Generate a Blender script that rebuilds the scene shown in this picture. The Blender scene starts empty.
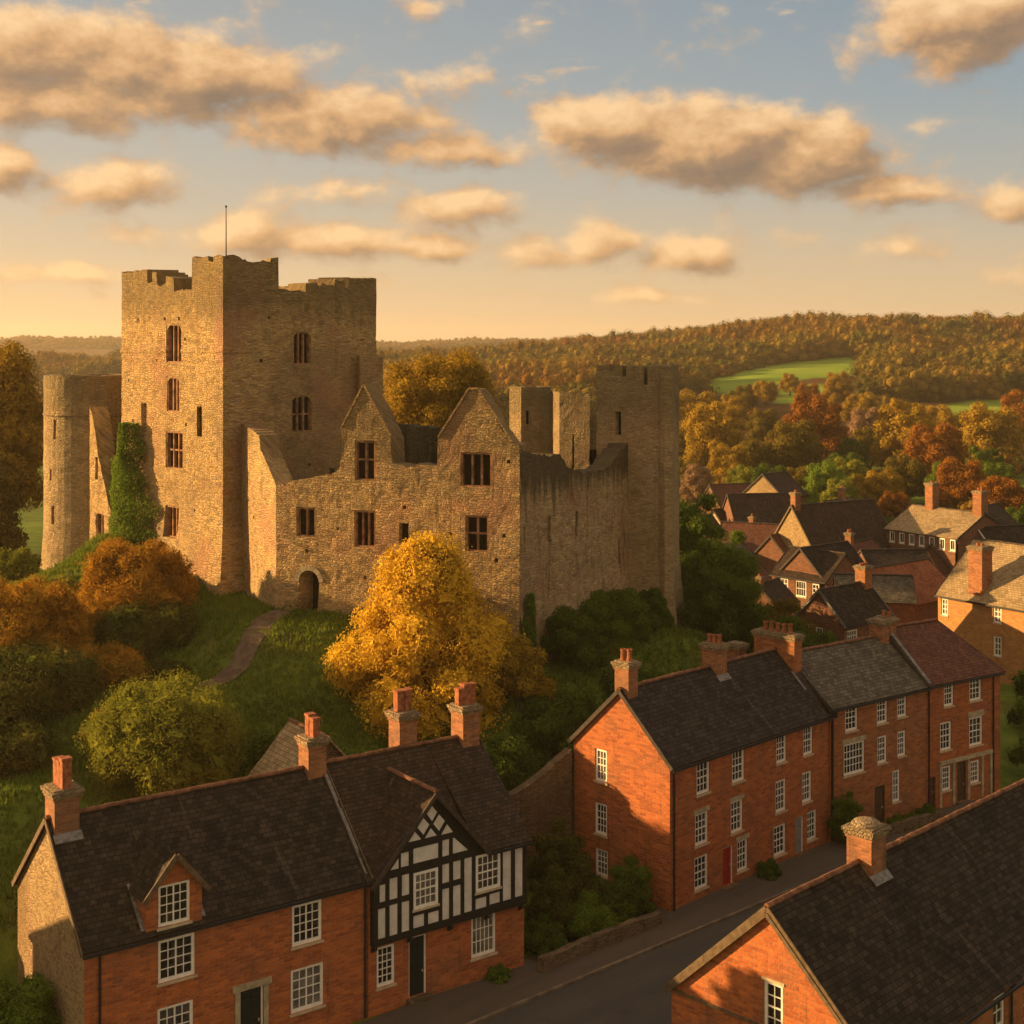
import bpy, math, random
import numpy as np
from mathutils import Vector, Matrix, noise as mnoise
random.seed(7)
RNG = np.random.default_rng(11)
S = bpy.context.scene
COL = S.collection
R = math.radians

# ------------------------------------------------------------------ camera
F_PX, CAM_H, HORIZON = 1400.0, 30.0, 350.0
cam = bpy.data.cameras.new('camera'); camo = bpy.data.objects.new('camera', cam); COL.objects.link(camo)
camo.location = (0, 0, CAM_H); camo.rotation_euler = (R(90), 0, 0)
cam.sensor_width = 36.0; cam.lens = 36.0 * F_PX / 1024.0
cam.shift_y = -(512 - HORIZON) / 1024.0
cam.clip_start = 1.0; cam.clip_end = 20000
S.camera = camo

# ------------------------------------------------------------------ exposure, sun
S.view_settings.view_transform = 'Standard'; S.view_settings.look = 'None'
S.view_settings.gamma = 1.0; S.view_settings.use_curve_mapping = False
S.view_settings.exposure = 1.5
SUN_EL = R(13.0)
SUN_H = Vector((-1.0, 0.20, 0.0)).normalized()          # horizontal direction towards the sun
sd = bpy.data.lights.new('sun', 'SUN'); so = bpy.data.objects.new('sun', sd); COL.objects.link(so)
sd.energy = 5.0; sd.angle = R(0.6); sd.color = (1.0, 0.62, 0.25)
sun_dir = Vector((SUN_H.x * math.cos(SUN_EL), SUN_H.y * math.cos(SUN_EL), math.sin(SUN_EL)))
so.rotation_euler = sun_dir.to_track_quat('Z', 'Y').to_euler()
so.location = (-60, 60, 80)

# ------------------------------------------------------------------ world: sky and clouds by direction
def px_dir(px, py):
    return math.atan((px - 512) / F_PX), math.atan((HORIZON - py) / math.hypot(F_PX, px - 512))

class NT:
    """small helper for node trees"""
    def __init__(s, nt): s.nt = nt
    def n(s, t, **k):
        o = s.nt.nodes.new(t)
        for a, b in k.items(): setattr(o, a, b)
        return o
    def put(s, sock, v):
        if hasattr(v, 'is_output'): s.nt.links.new(v, sock)
        elif v is not None: sock.default_value = v
    def m(s, op, a, b=None, c=None, clamp=False):
        o = s.n('ShaderNodeMath', operation=op, use_clamp=clamp)
        s.put(o.inputs[0], a); s.put(o.inputs[1], b)
        if c is not None: s.put(o.inputs[2], c)
        return o.outputs[0]
    def mix(s, f, a, b, bt='MIX'):
        o = s.n('ShaderNodeMix', data_type='RGBA', blend_type=bt)
        s.put(o.inputs[0], f)
        s.put(o.inputs[6], (*a, 1) if isinstance(a, tuple) and len(a) == 3 else a)
        s.put(o.inputs[7], (*b, 1) if isinstance(b, tuple) and len(b) == 3 else b)
        return o.outputs[2]
    def rng(s, v, a, b, c=0.0, d=1.0, smooth=True):
        o = s.n('ShaderNodeMapRange', interpolation_type='SMOOTHSTEP' if smooth else 'LINEAR')
        s.put(o.inputs[0], v); s.put(o.inputs[1], a); s.put(o.inputs[2], b); s.put(o.inputs[3], c); s.put(o.inputs[4], d)
        return o.outputs[0]
    def noise(s, vec, scale, detail=4, rough=.55, dist=0.0):
        o = s.n('ShaderNodeTexNoise'); s.put(o.inputs['Vector'], vec)
        o.inputs['Scale'].default_value = scale; o.inputs['Detail'].default_value = detail
        o.inputs['Roughness'].default_value = rough; o.inputs['Distortion'].default_value = dist
        return o.outputs['Fac']
    def ramp(s, f, stops):
        o = s.n('ShaderNodeValToRGB'); s.put(o.inputs[0], f)
        e = o.color_ramp.elements
        while len(e) < len(stops): e.new(.5)
        for x, (p, c) in zip(e, stops): x.position = p; x.color = (*c, 1)
        return o.outputs[0]
    def mapping(s, vec, scale=(1, 1, 1), loc=(0, 0, 0)):
        o = s.n('ShaderNodeMapping'); s.put(o.inputs[0], vec)
        o.inputs['Scale'].default_value = scale; o.inputs['Location'].default_value = loc
        return o.outputs[0]

CLOUDS = [(30, 48, 150, 42, 1.0), (185, 72, 140, 42, 1.1), (330, 118, 140, 36, 1.0), (440, 148, 110, 24, .8), (90, 100, 190, 36, .9),
          (100, 186, 95, 30, .8), (0, 165, 50, 30, .8), (245, 236, 70, 30, .9), (330, 241, 120, 24, .9), (420, 248, 70, 20, .8),
          (462, 210, 68, 25, .8), (335, 190, 95, 24, .6), (540, 254, 66, 22, .7),
          (610, 128, 85, 38, 1.2), (710, 142, 100, 46, 1.3), (800, 158, 90, 42, 1.2), (880, 192, 85, 22, .9),
          (598, 242, 60, 22, .8), (692, 252, 80, 26, .9), (965, 22, 100, 46, 1.1), (438, 82, 56, 26, .6),
          (640, 298, 80, 11, .6), (60, 271, 80, 12, .7), (1000, 200, 60, 20, .7), (900, 246, 44, 18, .5), (940, 122, 40, 16, .45),
          (130, 235, 70, 18, .5), (820, 238, 40, 12, .4), (1010, 275, 60, 14, .45), (420, 5, 60, 16, .5), (760, 2, 120, 10, .3)]

def build_world():
    w = bpy.data.worlds.new('World'); S.world = w; w.use_nodes = True
    w.node_tree.nodes.clear()
    # group: cloud density at (azimuth, elevation)
    g = bpy.data.node_groups.new('cloud_density', 'ShaderNodeTree')
    g.interface.new_socket('P', in_out='INPUT', socket_type='NodeSocketVector')
    g.interface.new_socket('D', in_out='OUTPUT', socket_type='NodeSocketFloat')
    G = NT(g); gi = G.n('NodeGroupInput'); go = G.n('NodeGroupOutput')
    P = gi.outputs[0]
    warp = G.n('ShaderNodeTexNoise'); warp.inputs['Scale'].default_value = 14; warp.inputs['Detail'].default_value = 2
    G.put(warp.inputs['Vector'], G.mapping(P, (1, 1.6, 1)))
    wv = G.n('ShaderNodeVectorMath', operation='MULTIPLY_ADD')
    G.put(wv.inputs[0], warp.outputs['Color']); wv.inputs[1].default_value = (.034, .017, 0); G.put(wv.inputs[2], P)
    wo = G.n('ShaderNodeVectorMath', operation='SUBTRACT'); G.put(wo.inputs[0], wv.outputs[0]); wo.inputs[1].default_value = (.017, .0085, 0)
    sep = G.n('ShaderNodeSeparateXYZ'); G.put(sep.inputs[0], wo.outputs[0])
    X, Y = sep.outputs[0], sep.outputs[1]
    cur = None
    for cx, cy, rx, ry, st in CLOUDS:
        a, e = px_dir(cx, cy); ra, re = rx / F_PX, ry / F_PX
        dx = G.m('MULTIPLY', G.m('SUBTRACT', X, a), 1 / ra); dy = G.m('MULTIPLY', G.m('SUBTRACT', Y, e), 1 / re)
        d2 = G.m('MULTIPLY_ADD', dx, dx, G.m('MULTIPLY', dy, dy))
        v = G.m('MULTIPLY', G.m('EXPONENT', G.m('MULTIPLY', d2, -1.1)), st * 1.05)
        cur = v if cur is None else G.m('SMOOTH_MAX', cur, v, .25)
    # clouds over the rest of the sky, out of this view, from plain noise
    far = G.m('MULTIPLY', G.rng(G.noise(G.mapping(P, (1, 2.2, 1)), 2.2, 3), .5, .72),
              G.rng(G.m('ABSOLUTE', X), .45, .8))
    far2 = G.m('MULTIPLY', G.rng(G.noise(G.mapping(P, (1, 2.2, 1)), 2.2, 3), .5, .72), G.rng(Y, .30, .5))
    cur = G.m('MAXIMUM', cur, G.m('MAXIMUM', far, far2))
    fb = G.noise(G.mapping(P, (1, 1.45, 1)), 24, 8, .60, .15)
    wisp = G.m('MULTIPLY', G.m('MULTIPLY', G.rng(G.noise(G.mapping(P, (1, 3.2, 1), (3, 1, 0)), 11, 6, .6, .4), .50, .78), .55), G.rng(Y, .03, .09))
    cur = G.m('MAXIMUM', cur, wisp)
    out = G.m('ADD', cur, G.m('MULTIPLY', G.m('SUBTRACT', fb, .5), 1.5))
    G.put(go.inputs[0], out)
    N = NT(w.node_tree)
    tc = N.n('ShaderNodeTexCoord'); sx = N.n('ShaderNodeSeparateXYZ'); N.put(sx.inputs[0], tc.outputs['Generated'])
    az = N.m('ARCTAN2', sx.outputs[0], sx.outputs[1]); el = N.m('ARCSINE', sx.outputs[2])
    def comb(a, e):
        c = N.n('ShaderNodeCombineXYZ'); N.put(c.inputs[0], a); N.put(c.inputs[1], e); return c.outputs[0]
    def dens(a, e):
        q = N.n('ShaderNodeGroup', node_tree=g); N.put(q.inputs[0], comb(a, e)); return q.outputs[0]
    d0 = dens(az, el)
    d1 = dens(N.m('ADD', az, -.013), N.m('ADD', el, .013))
    cover = N.rng(d0, .20, .76)
    lit = N.m('ADD', N.rng(d0, .3, 1.25, .66, .34, False), N.m('MULTIPLY', N.m('SUBTRACT', d0, d1), .95), clamp=True)
    sky = N.n('ShaderNodeTexSky'); sky.sky_type = 'NISHITA'; sky.sun_disc = False
    sky.sun_elevation = SUN_EL; sky.sun_rotation = math.atan2(SUN_H.x, SUN_H.y)
    sky.air_density = 1.4; sky.dust_density = 3.0; sky.ozone_density = 1.0
    # warm evening air: by elevation, and brighter on the sun's side
    e01 = N.rng(el, 0.0, .27, 0, 1, False)
    base = N.ramp(e01, [(0, (.285, .202, .112)), (.18, (.235, .182, .117)), (.40, (.150, .152, .138)), (.65, (.094, .124, .142)), (1, (.060, .095, .126))])
    sunside = N.rng(az, .42, -1.2, 0, 1, False)
    base = N.mix(N.m('MULTIPLY', sunside, .42), base, (.295, .218, .132))
    high = N.rng(el, .3, 1.1)
    base = N.mix(high, base, (.22, .18, .145))
    back = N.rng(sx.outputs[1], .15, -.35)
    base = N.mix(back, base, (.275, .212, .145))
    warm = N.mix(1.0, base, (10, 10, 10), 'MULTIPLY')
    skyc = N.mix(.94, sky.outputs[0], warm)
    cl = N.ramp(lit, [(0, (.74, .53, .39)), (.33, (1.30, .80, .46)), (.6, (2.4, 1.36, .62)), (1, (3.6, 2.35, 1.2))])
    allc = N.mix(N.m('MULTIPLY', cover, .93), skyc, cl)
    bg = N.n('ShaderNodeBackground'); N.put(bg.inputs[0], allc); bg.inputs[1].default_value = .1
    o = N.n('ShaderNodeOutputWorld'); N.put(o.inputs[0], bg.outputs[0])
build_world()

# ------------------------------------------------------------------ object helpers
def prop(o, label=None, cat=None, group=None, kind=None):
    for k, v in (('label', label), ('category', cat), ('group', group), ('kind', kind)):
        if v: o[k] = v
    return o
def empty(name, loc, ang=0.0, **k):
    o = bpy.data.objects.new(name, None); COL.objects.link(o); o.empty_display_size = .5
    o.location = loc; o.rotation_euler = (0, 0, ang); return prop(o, **k)
def link(name, me, parent=None, world=False):
    o = bpy.data.objects.new(name, me); COL.objects.link(o)
    if parent is not None:
        o.parent = parent
        if world: o.location = -Vector(parent.location)
    return o

class MB:
    """mesh builder: faces with uv in metres"""
    def __init__(s, M=None): s.v = []; s.f = []; s.uv = []; s.mi = []; s.M = M
    def face(s, pts, uv=None, mi=0):
        pts = [Vector(p) for p in pts]
        if uv is None:
            n = Vector((0, 0, 0))
            for i in range(len(pts)): n += (pts[i] - pts[0]).cross(pts[(i + 1) % len(pts)] - pts[0])
            ax, ay, az = abs(n.x), abs(n.y), abs(n.z)
            if az >= ax and az >= ay: uv = [(p.x, p.y) for p in pts]
            elif ax >= ay: uv = [(p.y + .13, p.z) for p in pts]
            else: uv = [(p.x, p.z) for p in pts]
        b = len(s.v)
        s.v += [(s.M @ p) if s.M else p for p in pts]
        s.f.append(tuple(range(b, b + len(pts)))); s.uv += uv; s.mi.append(mi)
    def box(s, x0, x1, y0, y1, z0, z1, mi=0, skip=''):
        c = [(x0, y0, z0), (x1, y0, z0), (x1, y1, z0), (x0, y1, z0), (x0, y0, z1), (x1, y0, z1), (x1, y1, z1), (x0, y1, z1)]
        for k, q in (('f', (0, 1, 5, 4)), ('r', (1, 2, 6, 5)), ('b', (2, 3, 7, 6)), ('l', (3, 0, 4, 7)), ('t', (4, 5, 6, 7)), ('d', (3, 2, 1, 0))):
            if k not in skip: s.face([c[i] for i in q], mi=mi)
    def bar(s, a, b, w, h, up=(0, 0, 1)):
        a = Vector(a); b = Vector(b); d = (b - a).normalized(); u = Vector(up)
        sd_ = d.cross(u).normalized() * w / 2; u2 = sd_.cross(d).normalized() * h / 2
        A = [a - sd_ - u2, a + sd_ - u2, a + sd_ + u2, a - sd_ + u2]; B = [p + (b - a) for p in A]
        for i in range(4): s.face([A[i], A[(i + 1) % 4], B[(i + 1) % 4], B[i]])
        s.face(A[::-1]); s.face(B)
    def lathe(s, cx, cy, prof, n=10):
        for (r0, z0), (r1, z1) in zip(prof, prof[1:]):
            for k in range(n):
                a, b = 2 * math.pi * k / n, 2 * math.pi * (k + 1) / n
                s.face([(cx + r0 * math.cos(a), cy + r0 * math.sin(a), z0), (cx + r0 * math.cos(b), cy + r0 * math.sin(b), z0),
                        (cx + r1 * math.cos(b), cy + r1 * math.sin(b), z1), (cx + r1 * math.cos(a), cy + r1 * math.sin(a), z1)])
    def build(s, name, mat, parent=None, world=False, smooth=False):
        me = bpy.data.meshes.new(name); me.from_pydata([tuple(p) for p in s.v], [], s.f)
        l = me.uv_layers.new(name='UVMap'); l.data.foreach_set('uv', [c for p in s.uv for c in p])
        for m in (mat if isinstance(mat, (list, tuple)) else [mat]): me.materials.append(m)
        if any(s.mi): me.polygons.foreach_set('material_index', s.mi)
        if smooth: me.polygons.foreach_set('use_smooth', [True] * len(me.polygons))
        me.update()
        return link(name, me, parent, world)

def np_mesh(name, verts, quads, mats, rnd=None):
    me = bpy.data.meshes.new(name)
    nv, nf, k = len(verts), len(quads), quads.shape[1]
    me.vertices.add(nv); me.vertices.foreach_set('co', np.asarray(verts, np.float32).ravel())
    me.loops.add(nf * k); me.loops.foreach_set('vertex_index', quads.astype(np.int32).ravel())
    me.polygons.add(nf); me.polygons.foreach_set('loop_start', np.arange(0, nf * k, k, dtype=np.int32))
    for m in (mats if isinstance(mats, (list, tuple)) else [mats]): me.materials.append(m)
    if rnd is not None:
        a = me.attributes.new('rnd', 'FLOAT', 'POINT'); a.data.foreach_set('value', rnd.astype(np.float32))
    me.update(calc_edges=True); me.validate()
    return me

# ------------------------------------------------------------------ materials
def new_mat(name):
    m = bpy.data.materials.new(name); m.use_nodes = True; nt = m.node_tree
    p = nt.nodes['Principled BSDF']; return m, NT(nt), p
def bump(N, p, h, strength=.5, dist=.03):
    b = N.n('ShaderNodeBump'); b.inputs['Strength'].default_value = strength; b.inputs['Distance'].default_value = dist
    N.put(b.inputs['Height'], h); N.put(p.inputs['Normal'], b.outputs[0])
def uvn(N):
    return N.n('ShaderNodeUVMap').outputs[0]

def brick(name, c1, c2, mortar, bw=.46, bh=.155, stain=(.16, .085, .05), stain_amt=.5, rough=.9, ms=.017, soot=0.0):
    m, N, p = new_mat(name); uv = uvn(N); obj = N.n('ShaderNodeTexCoord').outputs['Object']
    wob = N.n('ShaderNodeTexNoise'); wob.inputs['Scale'].default_value = 1.3; N.put(wob.inputs['Vector'], uv)
    ad = N.n('ShaderNodeVectorMath', operation='MULTIPLY_ADD'); N.put(ad.inputs[0], wob.outputs['Color']); ad.inputs[1].default_value = (.05, .05, 0); N.put(ad.inputs[2], uv)
    t = N.n('ShaderNodeTexBrick'); N.put(t.inputs['Vector'], ad.outputs[0])
    t.inputs['Color1'].default_value = (*c1, 1); t.inputs['Color2'].default_value = (*c2, 1); t.inputs['Mortar'].default_value = (*mortar, 1)
    t.inputs['Scale'].default_value = 1; t.inputs['Brick Width'].default_value = bw; t.inputs['Row Height'].default_value = bh
    t.inputs['Mortar Size'].default_value = ms; t.inputs['Mortar Smooth'].default_value = .4; t.inputs['Bias'].default_value = -.1
    n1 = N.noise(obj, .45, 5, .65); n2 = N.noise(N.mapping(uv, (2.2, 7, 1)), 1.0, 4, .7); n3 = N.noise(uv, 9, 3, .6)
    c = N.mix(N.m('MULTIPLY', N.rng(n1, .42, .72), stain_amt), t.outputs[0], stain)
    c = N.mix(N.rng(n2, .52, .72, 0, .6), c, tuple(x * .5 for x in c2))
    c = N.mix(N.rng(N.noise(N.mapping(uv, (1.7, .16, 1)), 1.0, 4, .7), .52, .74, 0, .5), c, tuple(x * .55 for x in stain))
    c = N.mix(N.rng(N.noise(obj, .8, 4, .7), .56, .70, 0, .35), c, tuple(min(1, x * 1.25 + .03) for x in c1))
    c = N.mix(N.rng(n3, .55, .8, 0, .55), c, tuple(x * .35 for x in c2))
    c = N.mix(N.rng(n3, .42, .22, 0, .5), c, mortar)
    N.put(p.inputs['Base Color'], c); p.inputs['Roughness'].default_value = rough; p.inputs['Specular IOR Level'].default_value = .2
    bump(N, p, N.m('ADD', N.m('MULTIPLY', t.outputs['Fac'], -.7), N.m('MULTIPLY', n3, 1.0)), .8, .03)
    return m

def rubble(name, cols, scale=(2.6, 4.6), joint=(.20, .145, .085), mossy=0.0, moss_c=(.035, .04, .015), pink=.35, ruddy=(.36, .17, .10), top=None, rough=.95):
    m, N, p = new_mat(name); uv = uvn(N); obj = N.n('ShaderNodeTexCoord').outputs['Object']
    wob = N.n('ShaderNodeTexNoise'); wob.inputs['Scale'].default_value = 1.2; N.put(wob.inputs['Vector'], uv)
    ad = N.n('ShaderNodeVectorMath', operation='MULTIPLY_ADD'); N.put(ad.inputs[0], wob.outputs['Color']); ad.inputs[1].default_value = (.22, .16, 0); N.put(ad.inputs[2], uv)
    vec = N.mapping(ad.outputs[0], (scale[0], scale[1], 1))
    v = N.n('ShaderNodeTexVoronoi', voronoi_dimensions='2D'); N.put(v.inputs['Vector'], vec); v.inputs['Scale'].default_value = 1; v.inputs['Randomness'].default_value = .85
    e = N.n('ShaderNodeTexVoronoi', voronoi_dimensions='2D', feature='DISTANCE_TO_EDGE'); N.put(e.inputs['Vector'], vec); e.inputs['Scale'].default_value = 1; e.inputs['Randomness'].default_value = .85
    vec2 = N.mapping(ad.outputs[0], (scale[0] * .62, scale[1] * .82, 1))
    vB = N.n('ShaderNodeTexVoronoi', voronoi_dimensions='2D'); N.put(vB.inputs['Vector'], vec2); vB.inputs['Scale'].default_value = 1; vB.inputs['Randomness'].default_value = .95
    eB = N.n('ShaderNodeTexVoronoi', voronoi_dimensions='2D', feature='DISTANCE_TO_EDGE'); N.put(eB.inputs['Vector'], vec2); eB.inputs['Scale'].default_value = 1; eB.inputs['Randomness'].default_value = .95
    big = N.rng(N.noise(obj, .33, 4, .7), .49, .53)
    edge = N.m('ADD', N.m('MULTIPLY', e.outputs[0], N.m('SUBTRACT', 1.0, big)), N.m('MULTIPLY', eB.outputs[0], big))
    sc = N.n('ShaderNodeSeparateColor'); N.put(sc.inputs[0], N.mix(big, v.outputs['Color'], vB.outputs['Color']))
    c = N.ramp(sc.outputs[0], [(i / (len(cols) - 1), x) for i, x in enumerate(cols)])
    n1 = N.noise(obj, .16, 5, .6); n2 = N.noise(obj, .55, 5, .7); n3 = N.noise(uv, 7, 4, .65)
    n4 = N.noise(obj, .075, 3, .6); c = N.mix(N.rng(n4, .52, .64, 0, .45), c, tuple(x * .62 for x in cols[3 % len(cols)]))
    c = N.mix(N.m('MULTIPLY', N.rng(n1, .50, .66), pink), c, ruddy)
    c = N.mix(N.rng(n2, .50, .74, 0, .6), c, tuple(x * .38 for x in cols[1]))
    c = N.mix(N.rng(n3, .52, .8, 0, .5), c, tuple(x * .5 for x in cols[0]))
    c = N.mix(N.rng(n3, .42, .2, 0, .4), c, tuple(min(1, x * 1.4) for x in cols[-1]))
    c = N.mix(N.m('MULTIPLY', N.rng(edge, .07, .0, 0, .42), N.rng(N.noise(obj, .8, 3), .35, .6, .25, 1)), c, joint)
    if mossy or top:
        streak = N.noise(N.mapping(uv, (1.6, .16, 1)), 1.0, 4, .7)
        k = N.rng(streak, .62 - mossy * .3, .85 - mossy * .3, 0, .85)
        if top:
            sx = N.n('ShaderNodeSeparateXYZ'); N.put(sx.inputs[0], uv)
            hgt = N.rng(sx.outputs[1], top[0], top[1])
            k2 = N.m('MULTIPLY', N.rng(N.m('ADD', N.m('MULTIPLY', streak, .8), N.m('MULTIPLY', hgt, .75)), .62, .98), top[2])
            k = N.m('MAXIMUM', N.m('MULTIPLY', k, 1.0 if mossy else 0.0), k2)
        c = N.mix(k, c, moss_c)
    N.put(p.inputs['Base Color'], c); p.inputs['Roughness'].default_value = rough; p.inputs['Specular IOR Level'].default_value = .15
    h = N.m('ADD', N.m('MULTIPLY', N.rng(edge, 0, .18), .8), N.m('ADD', N.m('MULTIPLY', n3, 1.2), N.m('MULTIPLY', sc.outputs[1], .5)))
    bump(N, p, h, 1.0, .07)
    return m

def slate(name, cols, w=.32, h=.24, lichen=(.20, .18, .12), lich=.3, rough=.85, pale=None, spec=.12):
    m, N, p = new_mat(name); uv = uvn(N); obj = N.n('ShaderNodeTexCoord').outputs['Object']
    wob = N.n('ShaderNodeTexNoise'); wob.inputs['Scale'].default_value = 2.0; N.put(wob.inputs['Vector'], uv)
    ad = N.n('ShaderNodeVectorMath', operation='MULTIPLY_ADD'); N.put(ad.inputs[0], wob.outputs['Color']); ad.inputs[1].default_value = (.05, .06, 0); N.put(ad.inputs[2], uv)
    t = N.n('ShaderNodeTexBrick'); N.put(t.inputs['Vector'], ad.outputs[0]); t.inputs['Scale'].default_value = 1
    t.inputs['Color1'].default_value = (0, 0, 0, 1); t.inputs['Color2'].default_value = (1, 1, 1, 1); t.inputs['Mortar'].default_value = (.5, .5, .5, 1)
    t.inputs['Brick Width'].default_value = w; t.inputs['Row Height'].default_value = h; t.inputs['Mortar Size'].default_value = .014; t.inputs['Mortar Smooth'].default_value = .3
    c = N.ramp(t.outputs[0], [(i / (len(cols) - 1), x) for i, x in enumerate(cols)])
    n1 = N.noise(obj, .5, 5, .65); n2 = N.noise(N.mapping(uv, (2.4, .7, 1)), 1.0, 5, .7); n3 = N.noise(uv, 6, 4, .7)
    c = N.mix(N.rng(n1, .45, .75, 0, .55), c, tuple(x * .45 for x in cols[0]))
    c = N.mix(N.m('MULTIPLY', N.rng(n2, .56, .74), lich), c, lichen)
    c = N.mix(N.rng(n3, .58, .78, 0, .45), c, tuple(x * 1.7 for x in cols[-1]))
    if pale: c = N.mix(N.m('MULTIPLY', N.rng(N.noise(N.mapping(uv, (.9, .12, 1)), 1.0, 3, .6), .6, .72), .55), c, pale)
    c = N.mix(N.m('MULTIPLY', t.outputs['Fac'], .75), c, tuple(x * .3 for x in cols[0]))
    N.put(p.inputs['Base Color'], c); p.inputs['Roughness'].default_value = rough; p.inputs['Specular IOR Level'].default_value = spec
    sx = N.n('ShaderNodeSeparateXYZ'); N.put(sx.inputs[0], ad.outputs[0])
    saw = N.m('FRACT', N.m('DIVIDE', sx.outputs[1], h))
    hh = N.m('ADD', N.m('MULTIPLY', saw, -.8), N.m('ADD', N.m('MULTIPLY', t.outputs[0], .5), N.m('ADD', N.m('MULTIPLY', t.outputs['Fac'], -.6), N.m('MULTIPLY', n3, .8))))
    bump(N, p, hh, .9, .045)
    return m

def plain(name, c, rough=.6, var=.25, scale=3, spec=.3, bumpy=.0):
    m, N, p = new_mat(name); obj = N.n('ShaderNodeTexCoord').outputs['Object']
    n = N.noise(obj, scale, 4, .65)
    N.put(p.inputs['Base Color'], N.mix(N.rng(n, .3, .7), tuple(x * (1 - var) for x in c), tuple(min(1, x * (1 + var * .5)) for x in c)))
    p.inputs['Roughness'].default_value = rough; p.inputs['Specular IOR Level'].default_value = spec
    if bumpy: bump(N, p, N.noise(obj, 14, 3), bumpy, .02)
    return m

def leafmat(name, cols, scale=.35, trans=.3, vary=True):
    m = bpy.data.materials.new(name); m.use_nodes = True; N = NT(m.node_tree); m.node_tree.nodes.clear()
    a = N.n('ShaderNodeAttribute', attribute_name='rnd'); obj = N.n('ShaderNodeTexCoord').outputs['Object']
    oi = N.n('ShaderNodeObjectInfo')
    n = N.noise(obj, scale, 3, .6)
    f = N.m('ADD', N.m('MULTIPLY', a.outputs['Fac'], .5), N.m('MULTIPLY', N.rng(n, .3, .7, 0, 1, False), .5))
    if vary: f = N.m('ADD', N.m('MULTIPLY', f, .8), N.m('MULTIPLY', oi.outputs['Random'], .2))
    c = N.ramp(f, [(i / (len(cols) - 1), x) for i, x in enumerate(cols)])
    d = N.n('ShaderNodeBsdfDiffuse'); N.put(d.inputs[0], c)
    t = N.n('ShaderNodeBsdfTranslucent'); N.put(t.inputs[0], c)
    mx = N.n('ShaderNodeMixShader'); mx.inputs[0].default_value = trans; N.put(mx.inputs[1], d.outputs[0]); N.put(mx.inputs[2], t.outputs[0])
    o = N.n('ShaderNodeOutputMaterial'); N.put(o.inputs[0], mx.outputs[0])
    return m

M = {}
M['brick_a'] = brick('orange_brick', (.47, .128, .032), (.25, .060, .020), (.29, .155, .08), stain_amt=.5)
M['brick_b'] = brick('brown_brick', (.40, .135, .042), (.22, .066, .023), (.25, .145, .075), stain_amt=.55)
M['brick_c'] = brick('red_brick', (.43, .12, .032), (.25, .060, .020), (.26, .14, .07), stain_amt=.45)
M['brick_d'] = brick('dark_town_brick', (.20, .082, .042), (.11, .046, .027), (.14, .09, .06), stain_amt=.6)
M['brick_lit'] = brick('sunlit_amber_brick', (.50, .23, .07), (.38, .155, .05), (.36, .22, .10), stain_amt=.3)  # amber brick brightened, with sunlight on the walls put into its colour
M['chim'] = brick('chimney_brick', (.37, .14, .055), (.18, .06, .028), (.24, .16, .095), bw=.36, bh=.13, stain_amt=.8)
M['stone_gable'] = rubble('rubble_gable_stone', [(.24, .16, .08), (.38, .26, .13), (.44, .30, .15)], (5.0, 10.5), pink=.15)
M['ashlar'] = plain('dressed_stone', (.36, .29, .18), .9, .35, 2.5, .2, .3)
M['keep'] = rubble('keep_stone', [(.26, .165, .07), (.41, .265, .11), (.50, .33, .14), (.29, .21, .12)], (3.1, 7.4), pink=.55, top=(29, 36, .55), moss_c=(.11, .085, .04))
M['range'] = rubble('range_stone', [(.25, .16, .07), (.40, .26, .11), (.48, .32, .14), (.28, .20, .11)], (3.1, 7.4), pink=.5, mossy=.18, top=(20, 26, .4), moss_c=(.09, .07, .035))
M['wing'] = rubble('curtain_stone', [(.27, .18, .095), (.38, .25, .125), (.46, .325, .17), (.33, .215, .115)], (2.9, 6.4), pink=.8, mossy=.35, top=(17, 23.5, .85), moss_c=(.05, .043, .022))
M['tower'] = rubble('tower_stone', [(.27, .19, .10), (.36, .255, .13), (.42, .30, .155)], (3.2, 7.8), pink=.25, mossy=.1, top=(20, 29, .4), moss_c=(.09, .075, .035))
M['mossy'] = rubble('shaded_mossy_stone', [(.06, .054, .028), (.085, .075, .038), (.10, .085, .045)], (2.8, 6), pink=.05, mossy=.8, moss_c=(.022, .026, .011))  # mossy stone, darkened further by shade put into its colour
M['garden'] = rubble('garden_stone', [(.11, .076, .045), (.17, .115, .065), (.21, .145, .085)], (4, 8.5), pink=.2, mossy=.4, moss_c=(.05, .05, .02))
M['sill'] = plain('sandstone_dressing', (.46, .36, .22), .85, .25, 4, .2)
M['redstone'] = plain('red_sandstone_mullion', (.27, .14, .07), .9, .6, 2.2, .15, .4)
M['dark_sheet'] = plain('painted_interior_shade', (.012, .009, .006), .95, .3, 2, .05)  # near-black sheet colour standing in for the shade inside castle openings
M['slate_dark'] = slate('dark_slate', [(.017, .0125, .009), (.030, .022, .016), (.050, .036, .025)], lich=.55, lichen=(.11, .088, .045), pale=(.12, .092, .065))
M['tile_brown'] = slate('brown_clay_tile', [(.026, .017, .012), (.042, .027, .018), (.064, .039, .025)], .26, .21, lich=.3, rough=.8)
M['slate_grey'] = slate('lichened_slate', [(.060, .052, .038), (.095, .080, .057), (.14, .118, .082)], lich=.6, lichen=(.24, .21, .13), rough=.8)
M['tile_red'] = slate('red_brown_tile', [(.085, .035, .022), (.12, .048, .03), (.155, .065, .038)], .26, .21, lich=.25, rough=.8)
M['slate_purple'] = slate('blue_slate', [(.020, .016, .0145), (.033, .026, .022), (.050, .040, .033)], lich=.5, lichen=(.11, .09, .055), pale=(.12, .10, .085))
M['tile_sand'] = slate('stone_tile', [(.22, .155, .08), (.31, .22, .115), (.36, .26, .14)], .35, .26, lich=.25, rough=.9)
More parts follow.
